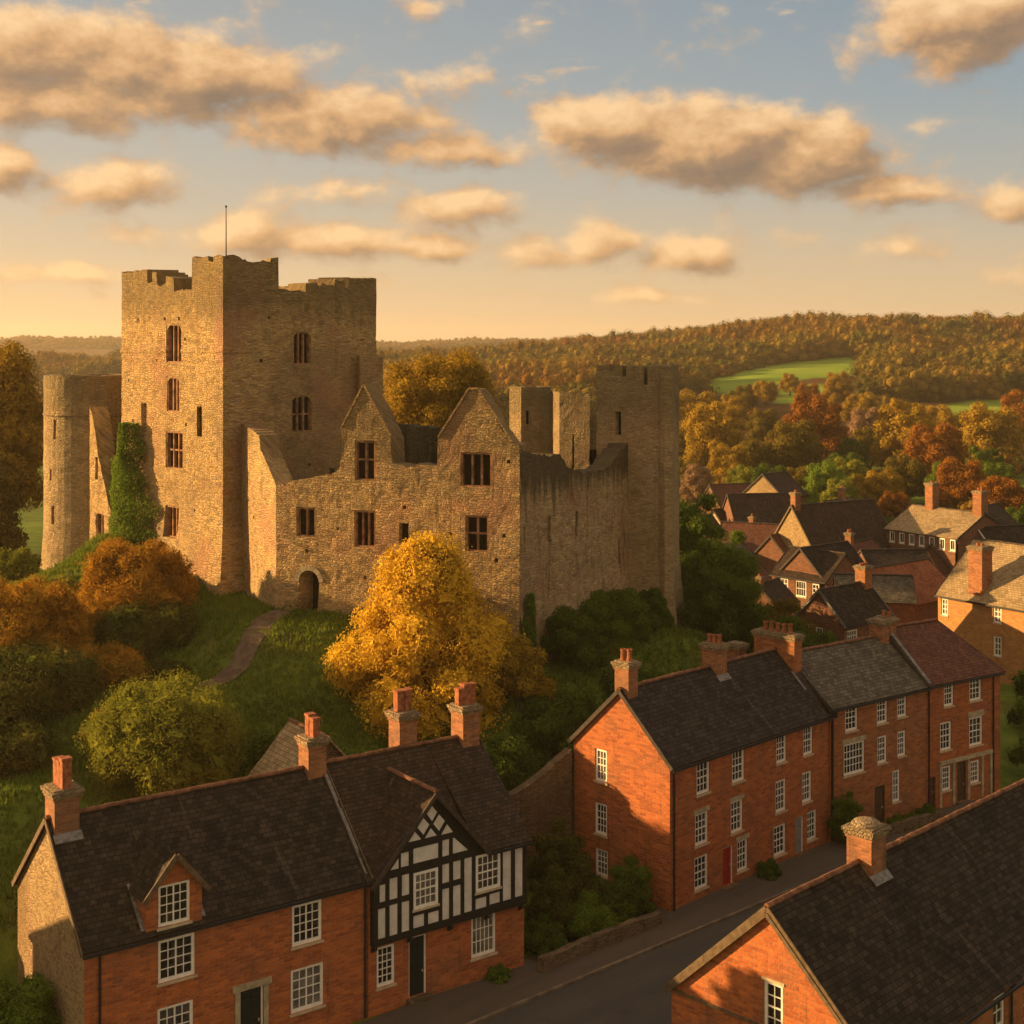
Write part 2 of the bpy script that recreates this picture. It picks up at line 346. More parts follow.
M['tile_orange'] = slate('orange_tile', [(.20, .065, .028), (.27, .09, .037), (.33, .115, .05)], .26, .21, lich=.2, rough=.85)
M['ridge'] = plain('terracotta_ridge', (.17, .075, .038), .85, .5, 3, .2)
M['ridge_dark'] = plain('grey_ridge', (.07, .05, .036), .85, .5, 3, .2)
M['pot'] = plain('terracotta_pot', (.29, .10, .045), .85, .5, 5, .15, .3)
M['capstone'] = rubble('chimney_cap', [(.18, .13, .08), (.26, .19, .11), (.30, .22, .13)], (5, 6), mossy=.4, moss_c=(.10, .085, .03))
M['white'] = plain('white_paint', (.74, .69, .60), .5, .12, 5, .35)
M['plaster'] = plain('grey_white_render', (.60, .55, .49), .9, .18, 2, .2)
M['timber'] = plain('black_timber', (.016, .013, .011), .7, .4, 6, .25)
M['board'] = plain('verge_board', (.12, .08, .045), .75, .4, 4, .2)
M['dark_board'] = plain('dark_verge_board', (.05, .038, .028), .7, .4, 4, .2)
M['iron'] = plain('black_iron', (.012, .011, .011), .5, .2, 4, .4)
M['lead'] = plain('lead_flashing', (.17, .155, .14), .6, .5, 5, .3)
M['door_dark'] = plain('dark_green_door', (.010, .014, .013), .4, .2, 3, .45)
M['door_red'] = plain('red_door', (.32, .018, .012), .45, .25, 3, .4)
M['door_grey'] = plain('grey_door', (.21, .20, .19), .6, .25, 3, .3)
M['door_brown'] = plain('brown_plank_door', (.075, .042, .024), .75, .4, 5, .2)
M['bark'] = plain('bark', (.085, .06, .04), .95, .4, 2, .1, .6)
M['asphalt'] = None
def glassmat():
    m, N, p = new_mat('window_glass'); obj = N.n('ShaderNodeTexCoord').outputs['Object']
    c = N.mix(N.rng(N.noise(obj, 2.2, 2), .52, .7, 0, .6), (.012, .011, .011), (.085, .075, .062))
    N.put(p.inputs['Base Color'], c); p.inputs['Roughness'].default_value = .12; p.inputs['Specular IOR Level'].default_value = .5
    bump(N, p, N.noise(obj, 1.7, 2), .12, .02)
    return m
M['glass'] = glassmat()
M['glass_pale'] = plain('curtained_glass', (.16, .145, .12), .15, .6, 1.1, .5)
M['glass_mid'] = plain('netted_glass', (.06, .055, .047), .12, .7, 1.3, .5)
L_YEL = leafmat('golden_leaves', [(.42, .22, .012), (.56, .33, .022), (.66, .43, .04), (.50, .26, .014)], .3, .32)
L_ORG = leafmat('orange_leaves', [(.22, .085, .012), (.34, .14, .018), (.42, .20, .025), (.26, .085, .012)], .4, .3)
L_ORGMIX = leafmat('mixed_autumn_leaves', [(.11, .10, .015), (.28, .135, .016), (.42, .205, .022), (.19, .145, .02), (.38, .16, .016)], .45, .3)
L_RUST = leafmat('rust_leaves', [(.12, .045, .010), (.20, .078, .014), (.29, .12, .018), (.16, .05, .010)], .3, .28)
L_GOLDV = leafmat('old_gold_leaves', [(.15, .10, .013), (.25, .155, .018), (.36, .23, .024), (.22, .11, .013)], .3, .28)
L_OLIVE = leafmat('olive_leaves', [(.075, .065, .012), (.12, .095, .015), (.17, .12, .018), (.10, .075, .012)], .3, .28)
L_GRN = leafmat('green_leaves', [(.052, .09, .012), (.085, .13, .017), (.12, .17, .022), (.08, .095, .013)], .6, .3)
L_DGRN = leafmat('dark_green_leaves', [(.036, .062, .010), (.058, .092, .014), (.085, .118, .017), (.06, .068, .011)], .6, .25)
L_BRT = leafmat('bright_green_leaves', [(.065, .115, .014), (.10, .165, .018), (.15, .21, .026), (.09, .12, .014)], .6, .3)
L_YGR = leafmat('yellow_green_leaves', [(.11, .125, .018), (.17, .18, .024), (.24, .235, .032), (.13, .13, .016)], .6, .32)
L_PINK = leafmat('bare_twigs', [(.20, .12, .065), (.27, .165, .09), (.32, .2, .11)], .6, .15)
L_FOR = leafmat('forest_leaves', [(.035, .045, .012), (.08, .065, .013), (.17, .085, .015), (.20, .13, .02), (.06, .065, .013), (.19, .075, .014), (.10, .05, .011)], .009, .2)
L_GRASS = leafmat('grass_blades', [(.075, .115, .016), (.115, .165, .021), (.165, .205, .028), (.19, .16, .038)], .22, .3, False)
L_BRAM = leafmat('bramble_leaves', [(.035, .05, .011), (.06, .075, .014), (.10, .09, .018), (.14, .085, .02)], .25, .25, False)

# ------------------------------------------------------------------ terrain
def dline(x, y, P):
    """distance to polyline, arrays"""
    best = np.full(np.shape(x), 1e9)
    for (ax, ay), (bx, by) in zip(P, P[1:]):
        dx, dy = bx - ax, by - ay; t = np.clip(((x - ax) * dx + (y - ay) * dy) / (dx * dx + dy * dy), 0, 1)
        best = np.minimum(best, np.hypot(x - ax - t * dx, y - ay - t * dy))
    return best
KERB = [(-64, 7), (-26, 40.5), (-1.6, 62.5), (19.2, 81.0), (28.9, 88.0), (35.2, 92.0), (62, 107.5)]
def offset(P, d):
    out = []
    for i, p in enumerate(P):
        a = Vector(P[max(i - 1, 0)]); b = Vector(P[min(i + 1, len(P) - 1)]); t = (b - a).normalized()
        out.append((p[0] + t.y * d, p[1] - t.x * d))
    return out
ROAD_C = offset(KERB, 3.2)
CTRL = [(-5.3, 87, 6.7), (-17, 55, .2), (-10, 58, .1), (0, 63, 0), (8, 74, 0), (19, 85, 0), (27, 91, 0), (33, 95, 0), (45, 103, 0), (6, 50, -.2), (20, 50, -.2), (40, 70, 0), (-30, 45, 0), (0, 40, -.3), (-50, 30, 0),
        (-19.5, 60, .8), (-12, 68, 1.2), (-4.5, 75, 2.0), (2, 79, 1.3), (5, 78, .5), (10, 88, 1.6), (14, 93, 1.4), (22, 98, .6), (30, 104, .3), (2.5, 72, .8), (4, 72, .5),
        (-21, 100.5, 12.2), (-24.5, 104, 13.2), (-28, 108, 14.6), (-31, 111, 15.4), (-16, 94, 12.4), (-12, 93.4, 12.3), (-8, 92, 12), (-3, 90.5, 11.2), (.8, 88.3, 9.8), (-21, 112, 15), (-8, 100, 13.2), (2, 104, 13),
        (-18.6, 86.5, 9.2), (-24, 82, 9.4), (-21, 78, 7.2), (-14, 78, 5.8), (-15, 72, 3.0), (-23, 69, 4.6), (-25, 75, 7.4), (-29, 88, 10.6), (-32, 98, 11.6), (-37, 112, 11.6), (-44, 112, 11.0), (-42, 96, 10.6), (-36, 80, 8.6), (-32, 68, 6), (-28, 60, 3), (-40, 56, 3),
        (-8, 84, 7.2), (-4, 82, 5.8), (-10, 78, 4.6), (-2, 78, 3.4), (4, 92, 9.2), (7, 98, 9.6), (10, 103, 9.8), (13, 104, 9.0), (15, 108, 8.2), (6, 87, 5.0), (10, 93, 4.6), (14, 99, 4.8), (18, 106, 3.4), (16, 114, 7), (20, 114, 3.4), (24, 112, .8), (27, 120, -.3), (22, 128, 1.5), (12, 120, 9), (14, 135, 5),
        (0, 124, 13.5), (-14, 126, 13.5), (-30, 126, 13), (-45, 130, 10), (-60, 110, 9), (-60, 80, 6), (0, 150, 8), (-40, 160, 6), (20, 160, 1), (34, 125, -.5), (40, 120, -.3), (45, 140, -1), (60, 130, -.5), (38, 160, -1), (55, 180, -1.5), (30, 190, -1.5), (80, 200, -2), (60, 240, -2), (0, 220, 0), (110, 130, 0), (-110, 90, 3), (-110, 180, 2), (120, 60, 0), (60, 300, -2), (140, 260, -1), (-60, 260, 0)]
CT = np.array(CTRL)
SKY = np.array([(-900, 356), (-300, 356), (120, 355), (376, 352), (450, 349), (550, 341.5), (640, 331.5), (700, 326), (760, 319.5), (850, 314.5), (950, 317), (1100, 318), (1600, 330)])
def sstep(a, b, x):
    t = np.clip((x - a) / (b - a), 0, 1); return t * t * (3 - 2 * t)
def ground(x, y):
    x = np.asarray(x, float); y = np.asarray(y, float); shp = np.broadcast(x, y).shape
    x = np.broadcast_to(x, shp).ravel(); y = np.broadcast_to(y, shp).ravel(); out = np.empty(len(x))
    for i in range(0, len(x), 20000):
        xx, yy = x[i:i + 20000, None], y[i:i + 20000, None]
        d2 = (xx - CT[:, 0]) ** 2 + (yy - CT[:, 1]) ** 2 + 2.0
        w = d2 ** -1.9
        out[i:i + 20000] = (w * CT[:, 2]).sum(1) / w.sum(1)
    out = out * (1 - sstep(200, 330, y))
    k = sstep(5.9, 10.5, dline(x, y, ROAD_C)); out = -.1 * (1 - k) + out * k
    # hills
    yy = np.maximum(y, 1); px = 512 + 1400 * x / yy
    zc = 30 + (350 - np.interp(px, SKY[:, 0], SKY[:, 1])) * 1000 / 1400 - 14.0
    p = sstep(330, 1000, y) * .75 + np.clip((y - 330) / 670.0, 0, 1) * .25; wav = np.sin(x * .012 + y * .004) * 3 + np.sin(x * .031 - y * .013) * 1.6
    h = zc * p + wav * p * (1 - p) * 3
    p2 = sstep(1700, 2700, y); px2 = 8 * np.sin(px * .011) + 5 * np.sin(px * .027 + 1) 
    h = h * (1 - p2) + p2 * np.maximum(h, 30 + (350 - 345.5) * 2700 / 1400 + px2 * .45)
    return (out + h).reshape(shp)
def g1(x, y): return float(ground(np.array([x]), np.array([y]))[0])
def at(px, py, z):
    Y = F_PX * (CAM_H - z) / (py - HORIZON); return ((px - 512) * Y / F_PX, Y)
def hit(px, py, y0=55, y1=3000):
    """where the sight line towards a feature meets the ground"""
    Y = np.geomspace(y0, y1, 1500); X = (px - 512) * Y / F_PX; Z = CAM_H - (py - HORIZON) * Y / F_PX
    b = np.nonzero(ground(X, Y) >= Z)[0]
    i = b[0] if len(b) else len(Y) - 1
    return float(X[i]), float(Y[i])

FIELDS = [[(690, 388), (725, 374), (780, 363), (850, 356), (874, 361), (870, 374), (805, 380), (765, 388), (725, 396)],
          [(772, 404), (782, 388), (814, 383), (830, 390), (816, 404)],
          [(918, 410), (960, 401), (1040, 394), (1060, 402), (1040, 412), (980, 420), (930, 424)]]
FIELDS_W = [[hit(*p, y0=300) for p in f] for f in FIELDS]
def inpoly(x, y, P):
    c = np.zeros(np.shape(x), bool); n = len(P)
    for i in range(n):
        (x0, y0), (x1, y1) = P[i], P[(i + 1) % n]
        cond = ((y0 > y) != (y1 > y)) & (x < (x1 - x0) * (y - y0) / ((y1 - y0) if y1 != y0 else 1e-9) + x0)
        c ^= cond
    return c
def infield(x, y):
    r = np.zeros(np.shape(x), bool)
    for f in FIELDS_W: r |= inpoly(x, y, f)
    return r

def ground_mat():
    m, N, p = new_mat('grass_ground'); obj = N.n('ShaderNodeTexCoord').outputs['Object']
    a = N.n('ShaderNodeAttribute', attribute_name='field')
    n1 = N.noise(obj, .09, 5, .6); n2 = N.noise(obj, .6, 5, .7); n3 = N.noise(obj, 5, 3, .7)
    c = N.ramp(n2, [(.25, (.055, .085, .013)), (.5, (.10, .14, .02)), (.75, (.15, .175, .027))])
    c = N.mix(N.rng(n1, .5, .68, 0, .75), c, (.075, .058, .02))
    c = N.mix(N.rng(n3, .55, .75, 0, .5), c, (.03, .025, .01))
    fld = N.mix(N.rng(N.noise(obj, .02, 3), .35, .65), (.15, .235, .026), (.21, .28, .036))
    wood = N.mix(N.rng(n1, .35, .65), (.06, .032, .010), (.10, .05, .014))
    sy = N.n('ShaderNodeSeparateXYZ'); N.put(sy.inputs[0], obj)
    c = N.mix(N.rng(sy.outputs[1], 330, 420), c, wood)
    c = N.mix(a.outputs['Fac'], c, fld)
    N.put(p.inputs['Base Color'], c); p.inputs['Roughness'].default_value = 1; p.inputs['Specular IOR Level'].default_value = .05
    bump(N, p, N.m('ADD', n2, N.m('MULTIPLY', n3, .4)), .8, .25)
    return m
def build_ground():
    xs = np.concatenate([np.linspace(-5000, -400, 24), np.linspace(-380, -75, 26), np.arange(-70, 70.1, 1.0), np.linspace(76, 700, 90), np.linspace(760, 5000, 24)])
    ys = np.concatenate([np.linspace(-300, 25, 12), np.arange(30, 170.1, 1.0), np.linspace(176, 420, 40), np.linspace(430, 1600, 118), np.linspace(1640, 6000, 50)])
    X, Y = np.meshgrid(xs, ys); Z = ground(X, Y)
    V = np.stack([X, Y, Z], -1).reshape(-1, 3); nx, ny = len(xs), len(ys)
    i = (np.arange(ny - 1)[:, None] * nx + np.arange(nx - 1)[None]).ravel()
    me = np_mesh('ground', V, np.stack([i, i + 1, i + nx + 1, i + nx], 1), ground_mat())
    at_ = me.attributes.new('field', 'FLOAT', 'POINT'); at_.data.foreach_set('value', infield(X, Y).ravel().astype(np.float32))
    me.polygons.foreach_set('use_smooth', [True] * len(me.polygons))
    prop(link('ground', me), 'grassy castle mound running down to the town and up to the far hills', 'ground', kind='structure')
build_ground()

def strip(P, d0, d1, z, name, mat, label, cat, drape=None, thick=0.0, n=1):
    """a ribbon along a polyline between two offsets"""
    Q = []
    for (a, b) in zip(P, P[1:]):
        L = math.hypot(b[0] - a[0], b[1] - a[1]); k = max(1, int(L / 1.2))
        Q += [(a[0] + (b[0] - a[0]) * i / k, a[1] + (b[1] - a[1]) * i / k) for i in range(k)]
    Q.append(P[-1]); A = offset(Q, d0); B = offset(Q, d1); mb = MB(); u = 0
    zz = (lambda p: g1(*p) + drape) if drape is not None else (lambda p: z)
    for i in range(len(Q) - 1):
        du = math.hypot(Q[i + 1][0] - Q[i][0], Q[i + 1][1] - Q[i][1])
        a, b, c, d = A[i], A[i + 1], B[i + 1], B[i]
        mb.face([(*a, zz(a)), (*d, zz(d)), (*c, zz(c)), (*b, zz(b))], [(u, d0), (u, d1), (u + du, d1), (u + du, d0)])
        if thick:
            for p, q in ((a, b), (d, c)):
                mb.face([(*p, zz(p) - thick), (*q, zz(q) - thick), (*q, zz(q)), (*p, zz(p))])
        u += du
    return prop(mb.build(name, mat), label, cat, kind='structure')
def asphalt(name, c, patch):
    m, N, p = new_mat(name); uv = uvn(N); obj = N.n('ShaderNodeTexCoord').outputs['Object']
    n1 = N.noise(N.mapping(uv, (.12, .8, 1)), 1.0, 5, .65); n2 = N.noise(obj, 9, 3, .7); n3 = N.noise(obj, .5, 5, .7)
    cc = N.mix(N.rng(n1, .4, .7, 0, .7), c, patch); cc = N.mix(N.rng(n3, .55, .72, 0, .5), cc, tuple(x * .55 for x in c)); cc = N.mix(N.rng(n2, .55, .75, 0, .35), cc, tuple(x * 1.6 for x in c))
    N.put(p.inputs['Base Color'], cc); p.inputs['Roughness'].default_value = .85; p.inputs['Specular IOR Level'].default_value = .25
    bump(N, p, n2, .4, .02); return m
strip(KERB, .12, 6.4, 0, 'road', asphalt('asphalt', (.055, .048, .042), (.075, .064, .052)), 'dark asphalt street running past the brick terrace', 'road')
strip(KERB, 0, .16, .13, 'kerb', plain('kerb_stone', (.17, .125, .085), .85, .4, 2, .2), 'pale stone kerb along the far side of the street', 'kerb', thick=.3)
strip(KERB, -3.2, -.004, .11, 'pavement', asphalt('paving', (.085, .066, .05), (.06, .046, .034)), 'brown pavement between kerb and terrace', 'pavement', thick=.3)
strip(KERB, 6.24, 6.4, .13, 'kerb', plain('kerb_stone_near', (.22, .17, .11), .85, .4, 2, .2), 'pale stone kerb on the near side of the street', 'kerb', thick=.3)
strip(KERB, 6.404, 8.6, .11, 'pavement', asphalt('paving_near', (.085, .066, .05), (.06, .046, .034)), 'brown pavement on the near side of the street', 'pavement', thick=.3)
PATH = [(-15.4, 94.2), (-16.2, 92), (-17.4, 89.3), (-18.9, 86.5), (-20.3, 84.4)]
strip(PATH, -.75, .75, 0, 'footpath', plain('trodden_earth', (.125, .088, .062), 1.0, .35, 1.5, .05), 'earth footpath climbing the mound to the arched door', 'path', drape=.09)

# ------------------------------------------------------------------ walls with openings, roofs, houses
def clip_below(poly, f):
    """clip polygon (u,v) to v <= line value; f(u,v)>=0 inside"""
    out = []
    for i in range(len(poly)):
        a, b = poly[i], poly[(i + 1) % len(poly)]; fa, fb = f(*a), f(*b)
        if fa >= 0: out.append(a)
        if (fa >= 0) != (fb >= 0):
            t = fa / (fa - fb); out.append((a[0] + (b[0] - a[0]) * t, a[1] + (b[1] - a[1]) * t))
    return out
def frame_M(O, U, base=None):
    """x along the wall, y inward, z up"""
    U = Vector(U).normalized(); I = Vector((0, 0, 1)).cross(U)
    return Matrix(((U.x, I.x, 0, O[0]), (U.y, I.y, 0, O[1]), (U.z, I.z, 1, O[2] if len(O) > 2 else 0), (0, 0, 0, 1)))
def panel(mb, Mx, topline, z0, holes=(), depth=.14, y=0.0, uoff=0.0, mi=0):
    """flat wall in a frame: topline [(u,z)...], rectangular holes with reveals"""
    old = mb.M; mb.M = Mx
    us = sorted(set([round(t[0], 4) for t in topline] + [round(h[k], 4) for h in holes for k in (0, 1)]))
    us = [u for u in us if topline[0][0] - 1e-6 <= u <= topline[-1][0] + 1e-6]
    tx = [t[0] for t in topline]; tz = [t[1] for t in topline]
    vs = sorted(set([z0, max(tz)] + [h[k] for h in holes for k in (2, 3)]))
    for a, b in zip(us, us[1:]):
        ta = float(np.interp(a + 1e-6, tx, tz)); tb = float(np.interp(b - 1e-6, tx, tz))
        for c, d in zip(vs, vs[1:]):
            if any(h[0] - 1e-4 <= a and b <= h[1] + 1e-4 and h[2] - 1e-4 <= c and d <= h[3] + 1e-4 for h in holes): continue
            q = clip_below([(a, c), (b, c), (b, d), (a, d)], lambda u, v: (ta + (tb - ta) * (u - a) / (b - a)) - v)
            if len(q) >= 3: mb.face([(u, y, v) for u, v in q], [(u + uoff, v) for u, v in q], mi)
    for h in holes:
        a, b, c, d = h[:4]
        for p in (((a, y, c), (a, y + depth, c), (a, y + depth, d), (a, y, d)), ((b, y, c), (b, y, d), (b, y + depth, d), (b, y + depth, c)),
                  ((a, y, c), (b, y, c), (b, y + depth, c), (a, y + depth, c)), ((a, y, d), (a, y + depth, d), (b, y + depth, d), (b, y, d))):
            mb.face(list(p), mi=mi)
    mb.M = old
def slab(mb, A, B, C, D, thick=.1, nu=None, nv=None, amp=.055, v0=0.0, mi=0):
    """roof plane: A,B eave left/right, C,D ridge right/left; gently uneven top"""
    A, B, C, D = map(Vector, (A, B, C, D)); n = (B - A).cross(D - A).normalized()
    if n.z < 0: n = -n
    L = max((B - A).length, (C - D).length); Hh = (D - A).length; nu = nu or max(2, int(L / .7)); nv = nv or max(2, int(Hh / .7))
    def P(i, j):
        s, t = i / nu, j / nv; p = (A * (1 - s) + B * s) * (1 - t) + (D * (1 - s) + C * s) * t
        q = (mb.M @ p) if mb.M else p
        k = mnoise.noise(Vector((q.x * .55, q.y * .55, q.z * .55))) * amp * 1.3 + mnoise.noise(q * 2.1) * amp * .5
        return p + n * k
    G = [[P(i, j) for j in range(nv + 1)] for i in range(nu + 1)]
    ua = (B - A).normalized()
    def UV(p): return ((p - A).dot(ua), v0 + math.sqrt(max(0, ((p - A) - ua * (p - A).dot(ua)).length_squared)))
    for i in range(nu):
        for j in range(nv):
            q = [G[i][j], G[i + 1][j], G[i + 1][j + 1], G[i][j + 1]]; mb.face(q, [UV(p) for p in q], mi)
    dn = -n * thick
    for i in range(nu):
        mb.face([G[i][0], G[i][0] + dn, G[i + 1][0] + dn, G[i + 1][0]], mi=mi)
    for j in range(nv):
        mb.face([G[0][j], G[0][j + 1], G[0][j + 1] + dn, G[0][j] + dn], mi=mi); mb.face([G[nu][j], G[nu][j] + dn, G[nu][j + 1] + dn, G[nu][j + 1]], mi=mi)
    mb.face([A + dn, D + dn, C + dn, B + dn], mi=mi)
def ridge_line(mb, a, b, r=.13):
    a = Vector(a); b = Vector(b); L = (b - a).length; n = max(1, int(L / .42)); d = (b - a) / n; s = d.cross(Vector((0, 0, 1))).normalized()
    for k in range(n):
        p = a + d * k; q = p + d * .97; z = random.uniform(-.012, .02); rr = r * random.uniform(.94, 1.06)
        arc = [s * rr * math.cos(t) + Vector((0, 0, rr * math.sin(t) * .8 + z)) for t in np.linspace(-.35, math.pi + .35, 7)]
        for i in range(6): mb.face([p + arc[i], p + arc[i + 1], q + arc[i + 1], q + arc[i]])
        mb.face([p + x for x in arc]); mb.face([q + x for x in arc][::-1])

def sash(root, Mx, u, w, z0, z1, cols=3, rows=4, wide=.12, bar=.034, head=None, sill=True, rec=.06, name='window', meeting=True, mat=None, arched=False, sillmat=None):
    """white glazing-bar window: frame, with its pane and sill below it"""
    a, b = u - w / 2, u + w / 2; mb = MB(Mx); y0, y1 = rec, rec + .10
    mb.box(a, a + wide, y0, y1, z0, z1); mb.box(b - wide, b, y0, y1, z0, z1); mb.box(a + wide, b - wide, y0, y1, z0, z0 + wide * 1.15); mb.box(a + wide, b - wide, y0, y1, z1 - wide, z1)
    ia, ib, ic, id_ = a + wide, b - wide, z0 + wide * 1.15, z1 - wide
    yb0, yb1 = y0 + .035, y0 + .085
    for k in range(1, cols):
        x = ia + (ib - ia) * k / cols; bb = bar * (1.9 if (cols == 4 and k == 2 and not meeting) else 1); mb.box(x - bb / 2, x + bb / 2, yb0, yb1, ic, id_)
    for k in range(1, rows):
        z = ic + (id_ - ic) * k / rows; bb = bar * (1.8 if (meeting and rows % 2 == 0 and k == rows // 2) else 1)
        mb.box(ia, ib, yb0 - .004, yb1 - .004, z - bb / 2, z + bb / 2)
    fr = mb.build(name, mat or M['white'], root)
    g = MB(Mx); g.face([(ia, y0 + .07, ic), (ib, y0 + .07, ic), (ib, y0 + .07, id_), (ia, y0 + .07, id_)]); g.build('pane', M[random.choice(('glass', 'glass', 'glass', 'glass_mid', 'glass_mid', 'glass_pale'))], fr)
    if sill:
        s = MB(Mx); s.box(a - .08, b + .08, -.07, rec - .003, z0 - .10, z0 - .002); s.build('sill', sillmat or M['sill'], fr)
    if head:
        s = MB(Mx); e, hh, mt = head; s.box(a - e, b + e, -.035, rec - .003, z1 + .003, z1 + hh); s.build('lintel', M[mt], fr)
    return (a, b, z0, z1)
def door(root, Mx, u, w, z0, z1, mat, surround=None, panes=False, rec=.10):
    a, b = u - w / 2, u + w / 2; mb = MB(Mx)
    mb.box(a + .07, b - .07, rec + .02, rec + .07, z0, z1 - .06)
    hh = z1 - z0
    for (c, d) in ((.12, .42), (.5, .9)):                # raised door panels
        for s_ in (0, 1):
            x0 = a + .14 + s_ * (w / 2 - .09); mb.box(x0, x0 + w / 2 - .19, rec, rec + .017, z0 + hh * c, z0 + hh * d - .06)
    d_ = mb.build('door', mat, root)
    k = MB(Mx); k.box(b - .2, b - .15, rec - .05, rec + .018, z0 + 1.0, z0 + 1.1); k.build('handle', M['sill'], d_)
    f = MB(Mx); t = .07
    f.box(a, a + t, rec - .03, rec + .09, z0, z1); f.box(b - t, b, rec - .03, rec + .09, z0, z1); f.box(a + t, b - t, rec - .03, rec + .09, z1 - t, z1); f.build('door_frame', M['white'] if surround != 'dark' else M['door_brown'], d_)
    if surround == 'stone':
        s = MB(Mx); s.box(a - .22, a - .002, -.06, .05, z0, z1); s.box(b + .002, b + .22, -.06, .05, z0, z1); s.box(a - .34, b + .34, -.13, .05, z1 + .002, z1 + .26); s.build('door_surround', M['ashlar'], d_)
    if surround == 'hood':
        s = MB(Mx); s.box(a - .25, b + .25, -.45, .05, z1 + .05, z1 + .17); s.build('door_hood', M['dark_board'], d_)
    s = MB(Mx); s.box(a - .15, b + .15, -.35, .10, z0 - .35, z0 - .004); s.build('step', M['garden'], d_)
    return (a, b, z0, z1)
def chimney(root, x, y, w, d, z0, z1, pots=2, mat=None, cap=True, pot_h=.7, along='x', pot_r=.15, square=False):
    mb = MB(); mt = mat or M['chim']; mb.box(x - w / 2, x + w / 2, y - d / 2, y + d / 2, z0, z1 - .30, skip='td')
    if cap: mb.box(x - w / 2 - .05, x + w / 2 + .05, y - d / 2 - .05, y + d / 2 + .05, z1 - .42, z1 - .302)
    c = mb.build('chimney', mt, root)
    k = MB(); k.box(x - w / 2 - .10, x + w / 2 + .10, y - d / 2 - .10, y + d / 2 + .10, z1 - .30, z1 - .16); k.box(x - w / 2 - .16, x + w / 2 + .16, y - d / 2 - .16, y + d / 2 + .16, z1 - .158, z1 - .02)
    k.box(x - w / 2 - .04, x + w / 2 + .04, y - d / 2 - .04, y + d / 2 + .04, z1 - .018, z1 + .06); k.build('chimney_cap', M['capstone'], c)
    f = MB(); s = .05                                   # lead skirt at the foot
    for p in range(pots):
        t = (p - (pots - 1) / 2) * min(.46, (w if along == 'x' else d) / max(pots, 1)); px, py = (x + t, y) if along == 'x' else (x, y + t)
        h = pot_h * random.uniform(.88, 1.1); q = MB()
        if square:
            e = pot_r * 1.15; q.box(px - e, px + e, py - e, py + e, z1 + .05, z1 + h); q.box(px - e - .03, px + e + .03, py - e - .03, py + e + .03, z1 + h - .1, z1 + h + .02)
            q.box(px - e * .6, px + e * .6, py - e * .6, py + e * .6, z1 + h + .02, z1 + h + .025)
        else:
            q.lathe(px, py, [(pot_r * 1.15, z1 + .03), (pot_r * 1.15, z1 + .12), (pot_r, z1 + .15), (pot_r * .88, z1 + h - .12), (pot_r * 1.1, z1 + h - .1), (pot_r * 1.1, z1 + h), (pot_r * .75, z1 + h), (pot_r * .7, z1 + h - .3), (0, z1 + h - .3)])
        q.build('pot', M['pot'], c)
    return c

